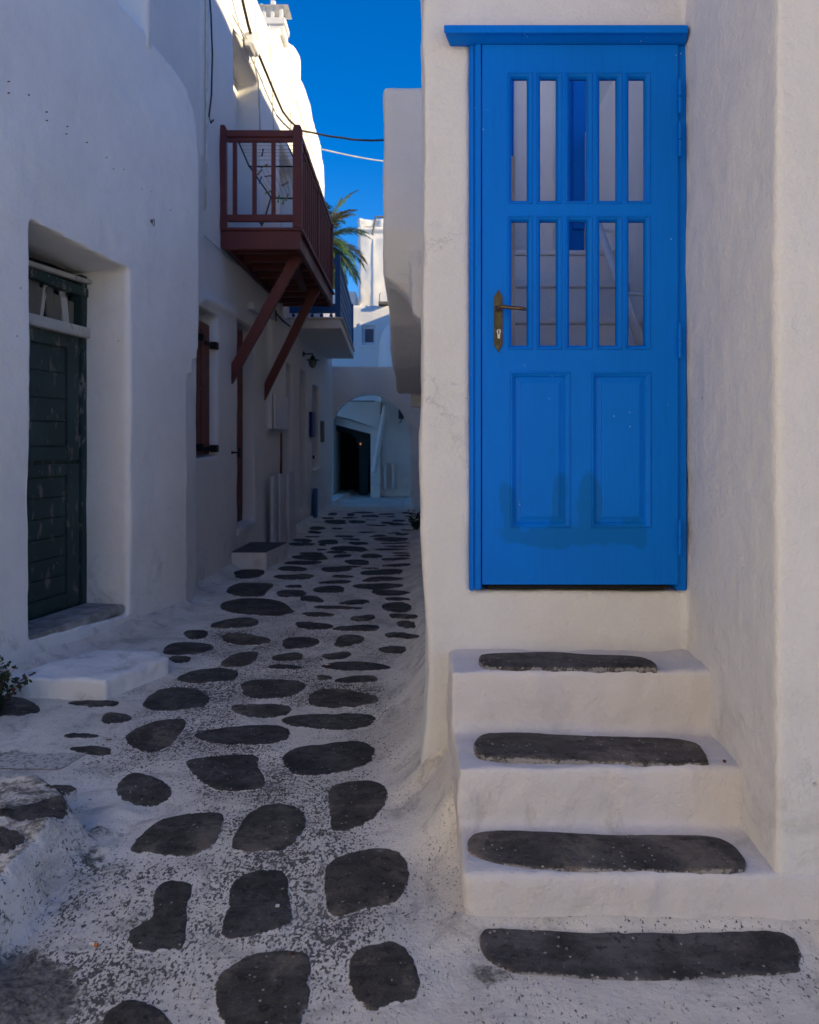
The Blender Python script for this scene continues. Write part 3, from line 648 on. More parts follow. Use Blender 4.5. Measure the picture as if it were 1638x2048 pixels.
# boards stuffed in the fanlight, all lengths and tilts
for (u, wd, tl, top, m) in ((.10, .11, 0, 2.44, M_oldwood), (.21, .06, .0, 2.40, M_oldwood), (.30, .09, .005, 2.45, M_oldwood), (.39, .04, .0, 2.36, M_peel), (.49, .13, .01, 2.45, M_oldwood), (.60, .035, .07, 2.47, M_peel), (.66, .08, -.02, 2.42, M_oldwood), (.74, .09, .02, 2.38, M_oldwood), (.81, .07, -.03, 2.43, M_peel), (.16, .05, .02, 2.46, M_peel), (.545, .05, .03, 2.40, M_oldwood), (.35, .05, -.02, 2.42, M_peel), (.88, .06, .01, 2.36, M_oldwood)):
    b_ = MB().beam((u-tl/2, D1+.03, 2.18), (u+tl/2, D1+.03+.01*random.random(), top), wd, .016, (0, 1, 0)); b_.build('board', m, lh, .003, M=M1)
lb(-.02, 1.02, D1+.09, D1+.12, .1, 2.6).build('room_shade_black', M_dark, lh, M=M1)  # black sheet painting in the darkness behind the fanlight boards
# sill slab dirt line: real threshold stone
MB().prism([(0.0, .02), (.985, .02), (.97, D1-.03), (.0, D1-.03)], .13, .19, 'z').build('threshold', simple('grimy_concrete', (.33, .31, .29), .9, 0, .35, 9, .4), lh, .01, M=M1)
# iron eye plate and nail stubs on the wall face
tag(MB().lathe([(.012, -.008), (.016, -.002), (.016, .02)], (1.29, 0, 3.02), 14, 'y').tube([(1.29+.013*math.cos(a), -.02, 3.01+.026*math.sin(a)) for a in [2*math.pi*i/12 for i in range(12)]], .003, 6, True).build('wall_ring', M_oldwood, None, M=M1, sm=True),
    'small round iron fitting with a ring right of the green door', 'ring')
for px, py in ((18, 163), (18, 186), (58, 190), (94, 224), (94, 241), (135, 253), (133, 268), (174, 285), (213, 315), (227, 338), (247, 339), (283, 378), (301, 383), (341, 420), (360, 428)):
    r_ = (px-HX)/F; t_ = (-2.25-r_*4.61)/(r_-.24); u = t_/dU.y; z = EYE+(HY-py)/F*(4.61+t_)
    lb(u-.002, u+.003, -.006, .03, z-.003, z+.004).build('nail', M_rust, lh, .002, M=M1)

# doorstep slab in front of the green door
ds = [groundpt(px, py) for px, py in ((72, 1392), (85, 1345), (330, 1318), (340, 1340), (215, 1403))]
ds = [(-2.255, 4.15), (-1.96, 5.28), (-1.70, 5.42), (-1.52, 5.36), (-1.60, 4.15), (-1.62, 3.98), (-1.72, 3.92)]
slab = [P(px, py, F*(EYE-.11)/(py-HY)) for px, py in ((62, 1372), (215, 1301), (322, 1300), (338, 1311), (222, 1352), (212, 1357), (68, 1352))]
slab = [(p.x, p.y) for p in slab]
mb = MB().prism([(slab[1][0]-.1, slab[1][1]+.1), slab[2], slab[3], slab[4], slab[5], slab[6], (slab[6][0]-.15, slab[6][1])], -.1, .105, 'z')
o = voxel('doorstep', mb, M_left, None, .012, 10, ((2., .012), (7., .011), (20., .005)), off=6.)
tag(o, 'low worn whitewashed doorstep slab below the green door', 'doorstep')

# ------------------------------------------------------------------ second left house (balcony side)
n2 = math.hypot(.0287, 1); U2 = Vector((.0287/n2, 1/n2, 0)); W2 = Vector((-U2.y, U2.x, 0))
O2 = Vector((-1.957, 5.8, 0))
M2 = Matrix(((U2.x, W2.x, 0, O2.x), (U2.y, W2.y, 0, O2.y), (0, 0, 1, 0), (0, 0, 0, 1)))
def wy(px): return 2.1235/(.0287+(HX-px)/F)           # depth at which a pixel column meets this wall
def wz(px, py, off=0.): return EYE+(HY-py)/F*wy(px)
ah = thing('balcony_house', 'tall white house on the left with sunlit upper wall and oxblood balcony', 'house', (-2, 9, 0))
holes = [(1.0, wy(433)-5.8, 1.21, 2.60, .13), (wy(474)-5.8, wy(510)-5.8, .40, 2.70, .20), (wy(561)-5.8, wy(583)-5.8, .22, 2.50, .30),
         (wy(600)-5.8, wy(612)-5.8, .25, 2.52, .22), (wy(625)-5.8, wy(637)-5.8, .88, 2.38, .18),
         (2.52, 3.78, 3.38, 5.78, .35), (5.05, 6.35, 3.38, 5.55, .30), (7.1, 8.2, 3.2, 5.1, .25)]
prof = [(0, 6.75), (4.3, 6.75), (4.9, 6.95), (5.15, 7.25), (7.7, 7.25), (8.0, 7.08), (9.05, 7.02), (9.15, 6.85), (9.45, 6.8)]
def topz(u):
    for (a, za), (b, zb_) in zip(prof, prof[1:]):
        if a <= u <= b: return za+(zb_-za)*(u-a)/(b-a)
    return prof[-1][1]
mb = MB(); us = sorted({0., .5, 9.45, 10.75, *[h[0] for h in holes], *[h[1] for h in holes], *[p[0] for p in prof]})
zs = sorted({-.2, 3.2, 4.3, 6.7, *[h[2] for h in holes], *[h[3] for h in holes]})
def d2(u, z):
    if u > 9.45 and z > 3.2: return None
    if u < .5 and z < 4.3: return .22
    for h in holes:
        if h[0] < u < h[1] and h[2] < z < h[3]: return h[4]+.03
    return 0.
facade(mb, us, zs, d2, 1., lambda u, z: topz(u) if z > 6.65 else z)
mb.box(wy(404)-5.8, wy(412)-5.8, -.03, .2, 4.0, 6.7)           # slight pilaster
mb.lathe([(.02, 6.1), (.12, 6.35), (.2, 6.7), (.2, 7.0), (.12, 7.15), (.05, 7.2)], (5.62, .0, 0), 14)   # rounded chimney breast
mb.prism([(wy(402)-5.8, 2.72), (wy(402)-5.8, 2.66), (wy(470)-5.8, 2.70), (wy(470)-5.8, 2.76)], -.035, .1, 'y')
mb.box(wy(535)-5.8, wy(562)-5.8, -.075, .1, .0+wz(540, 860), wz(540, 640))
def w2fn(p): q = p.copy(); return q
voxel('wall', mb, M_mid, ah, .031, 3, ((.5, .03), (2., .010), (8., .0035)), M=M2, off=8.)
# infill of the openings
def b2(u0, u1, w0, w1, z0, z1): return MB().box(u0, u1, w0, w1, z0, z1)
# shutter
h = holes[0]
sh = b2(wy(398)-5.8, wy(428)-5.8, .045, .075, 1.235, 2.49).build('shutter', M_shut, ah, .004, M=M2)
sh['label'] = 'red brown window shutter with black iron hinges'
for k in range(3): b2(.96+.26*k, 1.19+.26*k, .038, .05, 1.29, 1.84).build('shutter_panel', M_shut, sh, .006, M=M2); b2(.96+.26*k, 1.19+.26*k, .038, .05, 1.88, 2.42).build('shutter_panel', M_shut, sh, .006, M=M2)
for zz in (wz(428, 897), wz(428, 690)):
    b2(wy(417)-5.8, wy(431)-5.8, .02, .04, zz-.015, zz+.015).build('hinge', M_black, sh, .003, M=M2)
    b2(wy(429)-5.8, wy(434)-5.8, -.02, .05, zz-.035, zz+.035).build('hinge', M_black, sh, .004, M=M2)
    b2(wy(399)-5.8, wy(402.5)-5.8, -.03, .05, zz-.02, zz+.045).build('hinge', M_black, sh, .003, M=M2)
o = MB().beam((0, 0, 0), (0, -.09, .0), .02, .02).beam((-.04, -.085, -.035), (.04, -.085, .045), .016, .012).beam((.04, -.085, -.05), (0, -.085, .0), .012, .012).lathe([(.018, -.02), (.018, .0)], (-.0, 0, 0), 8, 'y').build('shutter_catch', M_black, ah, .002, M=M2 @ Matrix.Translation((wy(462)-5.8, 0, wz(462, 905))))
# red door
h = holes[1]
rd = b2(h[0]-.01, h[1]+.01, .15, .2, .42, 2.68).build('red_door', M_redd, ah, .003, M=M2); rd['label'] = 'narrow dark red door set back in the wall'
for z0, z1 in ((.5, 1.1), (1.2, 1.95), (2.05, 2.55)): b2(h[0]+.12, h[1]-.12, .138, .152, z0, z1).build('panel', M_redd, rd, .01, M=M2)
b2(h[0]-.02, h[1]+.02, -.02, .16, .33, .41).build('door_sill', M_mid, ah, .01, M=M2)
h = holes[2]
b2(h[0]-.02, h[1]+.02, .24, .3, .22, 2.5).build('door', M_whitewood, ah, .003, M=M2); b2(h[0]-.012, h[0]+.03, -.02, .02, .35, 2.35).build('door_frame', M_redd, ah, .003, M=M2)
h = holes[3]; b2(h[0], h[1], .17, .22, .25, 2.5).build('door', M_whitewood, ah, .003, M=M2)
h = holes[4]; wn = b2(h[0], h[1], .13, .18, .88, 2.38).build('window', M_whitewood, ah, .003, M=M2); b2(h[0]+.1, h[1]-.1, .12, .132, 1.0, 2.26).build('pane', M_glass, wn, M=M2)
b2(h[0]-.06, h[1]+.06, -.06, .15, .83, .87).build('window_sill', M_mid, ah, .008, M=M2)
for zz in (wz(628, 846), wz(628, 914)): b2(h[0]-.01, h[0]+.05, -.03, .03, zz-.03, zz+.03).build('hinge', M_black, ah, .003, M=M2)
h = holes[5]; wn = b2(h[0], h[1], .28, .35, 3.38, 5.78).build('balcony_door', M_whitewood, ah, .004, M=M2); 
for u0 in (h[0]+.12, h[0]+.7): b2(u0, u0+.45, .27, .282, 3.6, 5.6).build('pane', M_white, wn, .004, M=M2)
h = holes[6]; b2(h[0], h[1], .24, .3, 3.38, 5.55).build('balcony_door', M_whitewood, ah, .004, M=M2)
h = holes[7]; b2(h[0], h[1], .2, .25, 3.2, 5.1).build('balcony_door', M_bluefar, ah, .004, M=M2)
# chimney
cpx = M2 @ Vector((5.25, .12, 7.2))
cm = MB().box(-.19, .19, -.19, .19, 0, .1).box(-.17, .17, -.17, .17, -.15, .0)
cm.build('chimney', M_dist, ah, .01, M=Matrix.Translation(cpx))
for sx in (-.12, 0, .12):
    for sy in (-.12, .12): MB().box(sx-.025, sx+.025, sy-.025, sy+.025, .1, .27).build('chimney_post', M_dist, ah, .004, M=Matrix.Translation(cpx))
MB().add([(-.23, -.2, .27), (.23, -.2, .27), (.23, .2, .27), (-.23, .2, .27), (-.15, 0, .38), (.15, 0, .38)], [(0, 1, 5, 4), (1, 2, 5), (2, 3, 4, 5), (3, 0, 4), (3, 2, 1, 0)]).build('chimney_cap', M_dist, ah, .006, M=Matrix.Translation(cpx))
MB().box(-.05, .02, -.03, .03, .34, .43).box(-.2, -.15, -.03, .03, .3, .38).build('chimney_pot', M_dist, ah, .01, M=Matrix.Translation(cpx))
# conduit and loose cables on the facade
tag(MB().tube([(wy(404)-5.8, -.045, 7.0), (wy(404)-5.8, -.045, wz(404, 330)), (wy(402)-5.8, -.04, wz(402, 420))], .013, 8).build('conduit', M_cablew, None, M=M2, sm=True), 'pale vertical conduit down the corner left of the oxblood balcony', 'pipe')
tag(MB().tube([(wy(px)-5.8, -.07, wz(px, py)) for px, py in ((400, -60), (407, 30), (410, 110), (408, 190), (403, 232), (407, 246), (412, 240))], .008, 6).build('cable', M_cable, None, M=M2, sm=True), 'dark loose cable hanging beside the pale conduit with a hooked end', 'cable')
pts = [(wy(px)-5.8, -.09, wz(px, py)) for px, py in ((455, -60), (470, 8), (480, 50), (490, 84), (503, 112), (520, 150), (538, 192), (552, 222), (566, 241), (580, 253), (594, 262))]
e_ = M2.inverted() @ Vector((.2, 12.4, 0))
a_ = pts[-1]; b_ = (e_.x, e_.y, EYE+(HY-276)/F*12.4); sag = []
for i in range(1, 13): t = i/12; sag.append((a_[0]+(b_[0]-a_[0])*t, a_[1]+(b_[1]-a_[1])*t, a_[2]+(b_[2]-a_[2])*t-.09*math.sin(math.pi*t)))
pts2 = []
for i, p in enumerate(pts+sag): pts2.append((p[0]+random.uniform(-.01, .01), p[1], p[2]+random.uniform(-.006, .006)))
tag(MB().tube(pts2, .017, 6).build('cable', M_cable, None, M=M2, sm=True), 'thick black cable running down the sunlit wall and across the alley', 'cable')
tag(MB().box(wy(485)-5.8, wy(498)-5.8, -.12, -.02, wz(491, 100), wz(491, 76)).box(wy(483)-5.8, wy(494)-5.8, -.1, -.03, wz(490, 106), wz(490, 101)).build('junction_box', M_dist, None, .01, M=M2), 'small cream junction box on the sunlit wall holding the thick black cable', 'junction box')
a_ = (wy(638)-5.8, -.03, wz(638, 298)); e_ = M2.inverted() @ Vector((.25, 15.2, 0)); b_ = (e_.x, e_.y, EYE+(HY-330)/F*15.2)
tag(MB().tube([(a_[0]+(b_[0]-a_[0])*i/10, a_[1]+(b_[1]-a_[1])*i/10, a_[2]+(b_[2]-a_[2])*i/10-.05*math.sin(math.pi*i/10)) for i in range(11)], .013, 5).build('wire', M_cablew, None, M=M2, sm=True), 'thin pale wire slanting across the gap of blue sky above the alley', 'wire')
for i, q in enumerate((((502, -30), (503, 60), (506, 90), (500, 130), (508, 160), (512, 265)), ((531, 50), (533, 100), (536, 140), (537, 200), (540, 260)), ((574, 155), (574, 200), (575, 262)), ((576, 175), (585, 200), (603, 255), (620, 310)), ((455, 30), (470, 56), (490, 84)))):
    tag(MB().tube([(wy(px)-5.8, -.05, wz(px, py)) for px, py in q], .008, 5).build('cable', M_cablew, None, M=M2, sm=True),
        ('thin pale cable down the sunlit wall from behind the junction box', 'thin pale cable down the sunlit wall under the chimney', 'short straight pale cable hanging below the rounded chimney breast', 'thin cable slanting down the sunlit wall right of the chimney breast', 'thin wire curving to the junction box from the upper left')[i], 'cable')
tag(MB().tube([(wy(px)-5.8, -.03, wz(px, py)) for px, py in ((402, 472), (412, 480), (425, 492), (440, 502), (470, 530))], .008, 5).build('cable', M_cablew, None, M=M2, sm=True), 'thin dirty cable slanting down the wall under the near end of the oxblood balcony', 'cable')
tag(MB().tube([(wy(px)-5.8, -.03, wz(px, py)) for px, py in ((547, 620), (549, 700), (546, 800))], .01, 5).tube([(wy(px)-5.8, -.03, wz(px, py)) for px, py in ((547, 625), (560, 640), (575, 652), (590, 662))], .012, 5).build('cable', M_cable, None, M=M2, sm=True), 'dark cable sagging between the two balconies on the shaded wall', 'cable')
tag(b2(wy(495)-5.8, wy(510)-5.8, -.07, 0, wz(502, 623), wz(502, 608)).build('outlet_box', M_white, None, .008, M=M2), 'small white box fixed to the wall under the oxblood balcony', 'box')
o = b2(wy(535)-5.8, wy(563)-5.8, -.10, -.077, wz(548, 858), wz(548, 790)).build('meter_cabinet', M_white, None, .004, M=M2)
tag(o, 'white meter cabinet on the wall between the two brown doors', 'cabinet')
# grey topped platform step by the red door
st = thing('platform_step', 'box step with grey top and white sides by the narrow red door', 'step', (-1.65, 8.6, 0))
q = [(-1.90, 8.23), (-1.52, 8.23), (-1.42, 9.05), (-1.86, 9.05)]
MB().prism(q, -.1, .182, 'z').build('side', M_mid, st, .01)
MB().prism([(q[0][0]+.005, 8.235), (q[1][0]-.005, 8.235), (q[2][0]-.005, 9.04), (q[3][0], 9.04)], .183, .192, 'z').build('top', M_grey, st, .003)
# leaning white boards
lw = thing('leaning_panel', 'white boards and panel leaning on the shaded wall beyond the red door', 'boards', (-1.7, 10, 0))
b2(wy(528)-5.8, wy(536)-5.8, -.12, -.08, .02, .92).build('board', M_whitewood, lw, .005, M=M2)
MB().prism([(wy(538)-5.8, .02), (wy(551)-5.8, .0), (wy(548)-5.8, .93), (wy(538)-5.8, .94)], -.15, -.12, 'y').build('board', M_whitewood, lw, .005, M=M2)
MB().prism([(wy(552)-5.8, .0), (wy(567)-5.8, .0), (wy(562)-5.8, .95), (wy(549)-5.8, .93)], -.19, -.155, 'y').build('board', M_whitewood, lw, .005, M=M2)
# lantern
ln = thing('wall_lantern', 'bronze bulkhead lantern hanging from a bracket under the blue railed balcony', 'lantern', (0, 0, 0))
lx = M2 @ Vector((wy(606)-5.8, 0, wz(606, 708))); ML = Matrix.Translation(lx)
MB().lathe([(.045, 0), (.045, .02), (.02, .03)], (0, 0, 0), 12, 'x').tube([(.02, 0, 0), (.12, 0, .0), (.15, 0, .01), (.16, 0, -.04)], .012, 8).build('bracket', M_bronze, ln, M=ML, sm=True)
MB().lathe([(.025, 0), (.04, -.03), (.045, -.055), (.11, -.065), (.11, -.075), (.06, -.08)], (.16, 0, -.03), 16).build('lamp_shade', M_bronze, ln, M=ML, sm=True)
MB().lathe([(.055, -.08), (.058, -.12), (.05, -.17), (.025, -.195), (.005, -.2)], (.16, 0, -.03), 14).build('glass', simple('lantern_glass', (.22, .2, .17), .15), ln, M=ML, sm=True)
for k in range(4):
    a = k*math.pi/4; MB().tube([(.16+.062*math.cos(a), .062*math.sin(a), -.11), (.16+.06*math.cos(a), .06*math.sin(a), -.17), (.16, 0, -.236), (.16-.06*math.cos(a), -.06*math.sin(a), -.17), (.16-.062*math.cos(a), -.062*math.sin(a), -.11)], .005, 5).build('guard', M_bronze, ln, M=ML)
# small signs and boxes
tag(b2(wy(618)-5.8, wy(624.5)-5.8, -.06, 0, wz(621, 874), wz(621, 824)).build('letter_box', simple('navy_paint', (.004, .012, .12), .4), None, .006, M=M2), 'dark blue letter box on the shaded wall near the arch', 'letter box')
tag(b2(wy(640)-5.8, wy(645)-5.8, -.04, 0, wz(642, 884), wz(642, 842)).build('plaque', M_oldwood, None, .006, M=M2), 'narrow brown wooden plaque beside the arch', 'plaque')
tag(MB().prism([(0, 0), (.28, 0), (.28, .52), (0, .55)], -.06, -.02, 'y').build('blue_board', M_bluefar, None, .004, M=M2 @ Matrix.Translation((wy(622)-5.8, -.02, .0))), 'short blue board leaning at the wall foot before the arch', 'board')

# ------------------------------------------------------------------ oxblood balcony
bal = thing('wooden_balcony', 'oxblood timber balcony on diagonal braces over the left of the alley', 'balcony', (-1.5, 9.4, 3.3))
ya, yb, xo, zb, zt = 7.80, 11.05, -1.095, 3.29, 3.475
def wx(y): return -1.957+.0287*(y-5.8)
MB().box(wx(ya)+.0, xo, ya, ya+.05, zb, zt).build('fascia', M_red, bal, .005)
MB().box(xo-.05, xo-.001, ya+.051, yb, zb, zt).build('fascia', M_red, bal, .005)
MB().box(wx(ya)+.01, xo, yb+.001, yb+.05, zb, zt).build('fascia', M_red, bal, .005)
MB().box(wx(ya)+.04, wx(ya)+.09, ya+.051, yb-.001, zb, zt-.03).build('wall_beam', M_red, bal, .004)
MB().box(wx(ya), xo+.018, ya-.018, ya+.06, zt+.001, zt+.03).build('edge_board', M_red, bal, .004)
MB().box(xo-.06, xo+.018, ya+.061, yb+.06, zt+.001, zt+.03).build('edge_board', M_red, bal, .004)
nj = 8
for i in range(nj):
    y = ya+.30+i*(yb-ya-.4)/(nj-1); MB().box(wx(ya)+.091, xo-.051, y-.035, y+.035, zb+.03, zt-.03).build('joist', M_red, bal, .004)
for i in range(6):
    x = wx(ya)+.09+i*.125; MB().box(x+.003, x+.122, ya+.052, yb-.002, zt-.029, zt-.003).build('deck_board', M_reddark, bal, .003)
rt = 4.47; rb_z = 3.60
def post(x, y, r=.032, top=rt+.05): 
    o_ = MB().box(x-r, x+r, y-r, y+r, zt+.03, top-.02); o_.prism([(x-r, top-.02), (x+r, top-.02), (x+r*.6, top+.015), (x-r*.6, top+.015)], y-r, y+r, 'y'); return o_.build('post', M_red, bal, .005)
post(xo-.03, ya+.02, .045); post(wx(ya)+.025, ya+.02, .035); post(xo-.03, yb, .04); post(xo-.03, (ya+yb)/2, .03)
def rail(a, b, z0, z1, wd=.05): MB().beam((a[0], a[1], (z0+z1)/2), (b[0], b[1], (z0+z1)/2), wd, z1-z0).build('rail', M_red, bal, .005)
A, B, D = (xo-.03, ya+.02), (wx(ya)+.03, ya+.02), (xo-.03, yb)
rail((A[0]-.046, A[1]), (B[0]+.036, B[1]), rt-.10, rt-.055, .035); rail((A[0]-.046, A[1]), (B[0]+.036, B[1]), rt-.054, rt+.012, .07); rail((A[0]-.046, A[1]), (B[0]+.036, B[1]), rb_z-.03, rb_z+.04, .045)
rail((A[0], A[1]+.046), D, rt-.10, rt-.055, .035); rail((A[0], A[1]+.046), D, rt-.054, rt+.012, .07); rail((A[0], A[1]+.046), D, rb_z-.09, rb_z-.03, .045)
for px in (470, 509, 547):
    x = (px-HX)/F*7.82; MB().box(x-.021, x+.021, ya+.005, ya+.035, rb_z+.041, rt-.101).build('baluster', M_red, bal, .003)
b0 = MB().box(-.016, .016, -.021, .021, rb_z-.029, rt-.101).build('baluster', M_red, bal, .003, M=Matrix.Translation((xo-.03, ya+.02+.19, 0)))
nb = 17
for i in range(1, nb):
    y = ya+.02+.19+i*(yb-ya-.3)/nb
    if abs(y-(ya+yb)/2) > .06: cp(b0, bal, Matrix.Translation((xo-.03, y, 0)))
xb = xo-.05-.055
for yy in (8.24, 9.94):
    wxx = wx(yy); z0_ = 2.04 if yy < 9 else 1.99
    MB().prism([(wxx-.02, z0_-.12), (wxx-.02, z0_+.10), (xb-.06, zb+.03), (xb+.05, zb+.03), (xb+.05, zb-.03), (xb+.02, zb-.06)], yy-.035, yy+.035, 'y').build('brace', M_red, bal, .005)
# flat diagonal tie under the deck
MB().beam((xb-.05, 8.3, zb+.012), (xb-.15, 9.9, zb+.012), .09, .025).build('tie_board', M_red, bal, .004)

# drying rack with pegs
dr = thing('drying_rack', 'dark green folding clothes airer with pegs standing on the oxblood balcony', 'airer', (-1.5, 8.3, 3.5))
def Q(px, py, Y): return P(px, py, Y)
ym, yn = 8.1, 8.75
mtr = simple('airer_frame', (.012, .03, .03), .5, .3)
MB().tube([Q(478, 286, ym), Q(497, 330, ym), Q(542, 395, ym), Q(530, 435, ym), Q(523, 452, ym)], .009, 6).tube([Q(478, 286, ym), Q(482, 284, ym), Q(572, 283, ym), Q(580, 300, ym), Q(600, 345, ym)], .009, 6).build('frame', mtr, dr, sm=True)
MB().tube([Q(497, 333, ym), Q(588, 333, ym)], .008, 6).tube([Q(540, 396, ym), Q(592, 397, ym)], .009, 6).tube([Q(505, 434, ym), Q(523, 448, ym)], .008, 6).build('cross_bar', mtr, dr, sm=True)
for py in (291, 299, 305, 312, 320): MB().tube([Q(480+(py-286)*.45, py, ym), Q(592, py, ym)], .0035, 4).build('line', M_steel, dr)
for k in range(8): MB().tube([Q(510+k*11, 334, ym), Q(548+k*7, 396, yn)], .003, 4).build('line', M_steel, dr)
mp = [simple('peg_blue', (.02, .15, .5), .4), simple('peg_wood', (.3, .2, .12), .7), simple('peg_green', (.1, .3, .04), .5), simple('peg_red', (.1, .02, .03), .5)]
for i, (px, py, rot, mi, lb_) in enumerate(((525, 305, 10, 3, 'dark red peg near the top of the airer'), (521, 360, 15, 0, 'bright blue peg on the airer'), (529, 332, 60, 1, 'tilted wooden peg on the airer cross bar'),
        (519, 345, 40, 1, 'small wooden peg just above the blue peg'), (537, 352, 80, 1, 'wooden peg lying nearly flat right of the blue peg'), (570, 368, 60, 1, 'long wooden peg at the right of the airer'),
        (538, 384, 70, 2, 'green peg above the lower airer bar'), (557, 398, 5, 2, 'upright green peg hanging from the lower airer bar'), (567, 402, 8, 2, 'rightmost green peg under the lower airer bar'), (574, 395, 15, 1, 'wooden peg at the right end of the lower airer bar'))):
    c_ = Q(px, py, ym-.02); d_ = Vector((math.sin(R(rot)), 0, math.cos(R(rot))))*.038
    o = MB().beam(c_-d_+Vector((.004, 0, 0)), c_+d_-Vector((.002, 0, 0)), .01, .009).beam(c_-d_-Vector((.006, 0, 0)), c_+d_+Vector((.006, 0, 0)), .01, .009).build('peg', mp[mi], None, .001)
    tag(o, lb_, 'clothes peg', 'pegs on the airer')

# ------------------------------------------------------------------ blue railed balcony farther on
bb = thing('blue_balcony', 'white slab balcony with blue fretwork railing beyond the oxblood balcony', 'balcony', (-1.4, 13.5, 3.1))
yA, yB, xA, xB, zb2 = 11.5, 15.7, -1.014, -1.13, 3.04
MB().prism([(-1.8, yA), (xA, yA), (xB, yB), (-1.75, yB)], zb2, zb2+.14, 'z').build('slab', M_mid, bb, .012)
MB().prism([(-1.8, yA-.03), (xA+.03, yA-.03), (xB+.03, yB+.03), (-1.75, yB+.03)], zb2+.141, zb2+.165, 'z').build('slab_edge', M_mid, bb, .006)
zr0, zr1 = zb2+.27, zb2+1.05
for (x, y) in ((xA-.05, yA+.04), (xB-.04, yB-.04)): MB().box(x-.04, x+.04, y-.04, y+.04, zb2+.166, zr1+.05).build('post', M_bluefar, bb, .006)
def rb2_(a, b, z0, z1, wd=.05): MB().beam((a[0], a[1], (z0+z1)/2), (b[0], b[1], (z0+z1)/2), wd, z1-z0).build('rail', M_bluefar, bb, .005)
A = (xA-.05, yA+.04); B = (xB-.04, yB-.04); Cw = (-1.78, yA+.04)
rb2_((A[0]-.041, A[1]), Cw, zr0-.04, zr0+.10); rb2_((A[0]-.041, A[1]), Cw, zr1-.09, zr1); rb2_((A[0], A[1]+.041), (B[0], B[1]-.041), zr0-.02, zr0+.04); rb2_((A[0], A[1]+.041), (B[0], B[1]-.041), zr1-.03, zr1+.01)
for k in range(5):
    x = A[0]-.1-k*.14; MB().lathe([(.018, zb2+.166), (.028, zb2+.19), (.015, zb2+.225)], (x, A[1], 0), 8).build('foot', M_bluefar, bb, sm=True)
def fret(t):
    x = A[0]+(B[0]-A[0])*t; y = A[1]+(B[1]-A[1])*t; m_ = MB()
    for s_ in range(5):
        z0_ = zr0+.05+s_*.135; m_.box(-.012, .012, -.05, .05, z0_, z0_+.05).box(-.012, .012, -.022, .022, z0_+.0505, z0_+.135)
    return m_, Matrix.Translation((x, y, 0))
m_, Mx = fret(.03); f0 = m_.build('baluster', M_bluefar, bb, M=Mx)
for i in range(1, 30): cp(f0, bb, fret(.03+.94*i/29)[1])

# ------------------------------------------------------------------ arch
ar = thing('arch_wall', 'white wall with a wide round arch closing the end of the alley', 'arch', (-.8, 16.6, 0))
YA = 16.5; pl = [(-1.95, -.1)]
cxA, hw, sp = (738.5-HX)/F*YA, .885, 1.5; xl, xr = cxA-hw, cxA+hw
pl.append((xl, -.1))
for i in range(25):
    a = math.pi-math.pi*i/24; pl.append((cxA+hw*math.cos(a), sp+(.92)*math.sin(a)))
pl += [(xr, -.1), (.34, -.1), (.34, 2.95), (-1.95, 2.97)]
MB().prism(pl, YA, YA+.35, 'y').build('wall', M_mid, ar, .015)
MB().prism([(cxA-(hw+0)*math.cos(math.pi*i/24), sp+.92*math.sin(math.pi*i/24)) for i in range(25)]+[(cxA+(hw-.05)*math.cos(math.pi*i/24), sp+.87*math.sin(math.pi*i/24)) for i in range(25)], YA-.02, YA+.3, 'y').build('arch_ring', M_mid, ar, .004)
# behind the arch
bh = thing('passage_house', 'dark shop entrance and leaning white beam seen through the arch', 'house', (-.8, 19.5, 0))
YB2 = 19.0
def q2(l): return [((x-HX)/F*YB2, EYE+(HY-y)/F*YB2) for x, y in l]
MB().prism(q2([(630, 803), (762, 803), (762, 862), (752, 856), (700, 838), (665, 829), (630, 829)]), YB2, YB2+.5, 'y').build('beam', M_mid, bh, .02)
MB().prism(q2([(600, 829), (666, 829), (666, 1003), (600, 1003)]), YB2+.01, YB2+2, 'y').build('wall', M_mid, bh, .02)
MB().prism(q2([(741, 852), (762, 860), (762, 1003), (741, 1003)]), YB2+.02, YB2+2, 'y').build('pier', M_mid, bh, .03)
MB().box((761-HX)/F*YB2, .34, YB2+.15, YB2+2, 0, 3.0).build('wall', M_mid, bh, .03)
MB().prism(q2([(666, 829), (742, 853), (742, 868), (666, 848)]), YB2+.4, YB2+.7, 'y').build('lintel', M_mid, bh, .02)
MB().beam(P(771, 812, YB2-.05), P(748, 945, YB2-.25), .12, .1).build('leaning_beam', M_mid, bh, .02)
MB().box(-2.2, -.9, YB2+2.2, YB2+2.3, 0, 2.4).box(-2.3, -.9, YB2+.5, YB2+2.3, 2.3, 2.4).box(-.95, -.88, YB2+.5, YB2+2.3, 0, 2.4).box(-1.95, -1.88, YB2+.5, YB2+2.3, 0, 2.4).build('room_shade_black', M_dark, bh)  # black shell painting in the shade inside the shop entrance
tl = simple('teal_paint', (.005, .028, .035), .6)
pts = [P(668, 862, 19.9), P(700, 866, 19.9), P(712, 878, 19.9), P(716, 900, 19.9), P(717, 1000, 19.9)]
MB().prism([(p.x, p.z) for p in [P(666, 840, 19.9), P(742, 850, 19.9), P(734, 1000, 19.9), P(719, 1000, 19.9), P(718, 900, 19.9), P(711, 876, 19.9), P(697, 866, 19.9), P(666, 862, 19.9)]], 19.85, 19.95, 'y').build('door_surround', tl, bh, .004)
lm = simple('warm_bulb', (.9, .5, .2), .4); lm.node_tree.nodes['Principled BSDF'].inputs['Emission Color'].default_value = (1, .4, .1, 1); lm.node_tree.nodes['Principled BSDF'].inputs['Emission Strength']  .default_value = .12
tag(MB().lathe([(.004, -.03), (.02, -.01), (.022, .015), (.008, .03)], P(721, 888, 19.8), 8).build('bulb', lm, None, sm=True), 'tiny warm bulb glowing in the dark shop entrance', 'lamp')
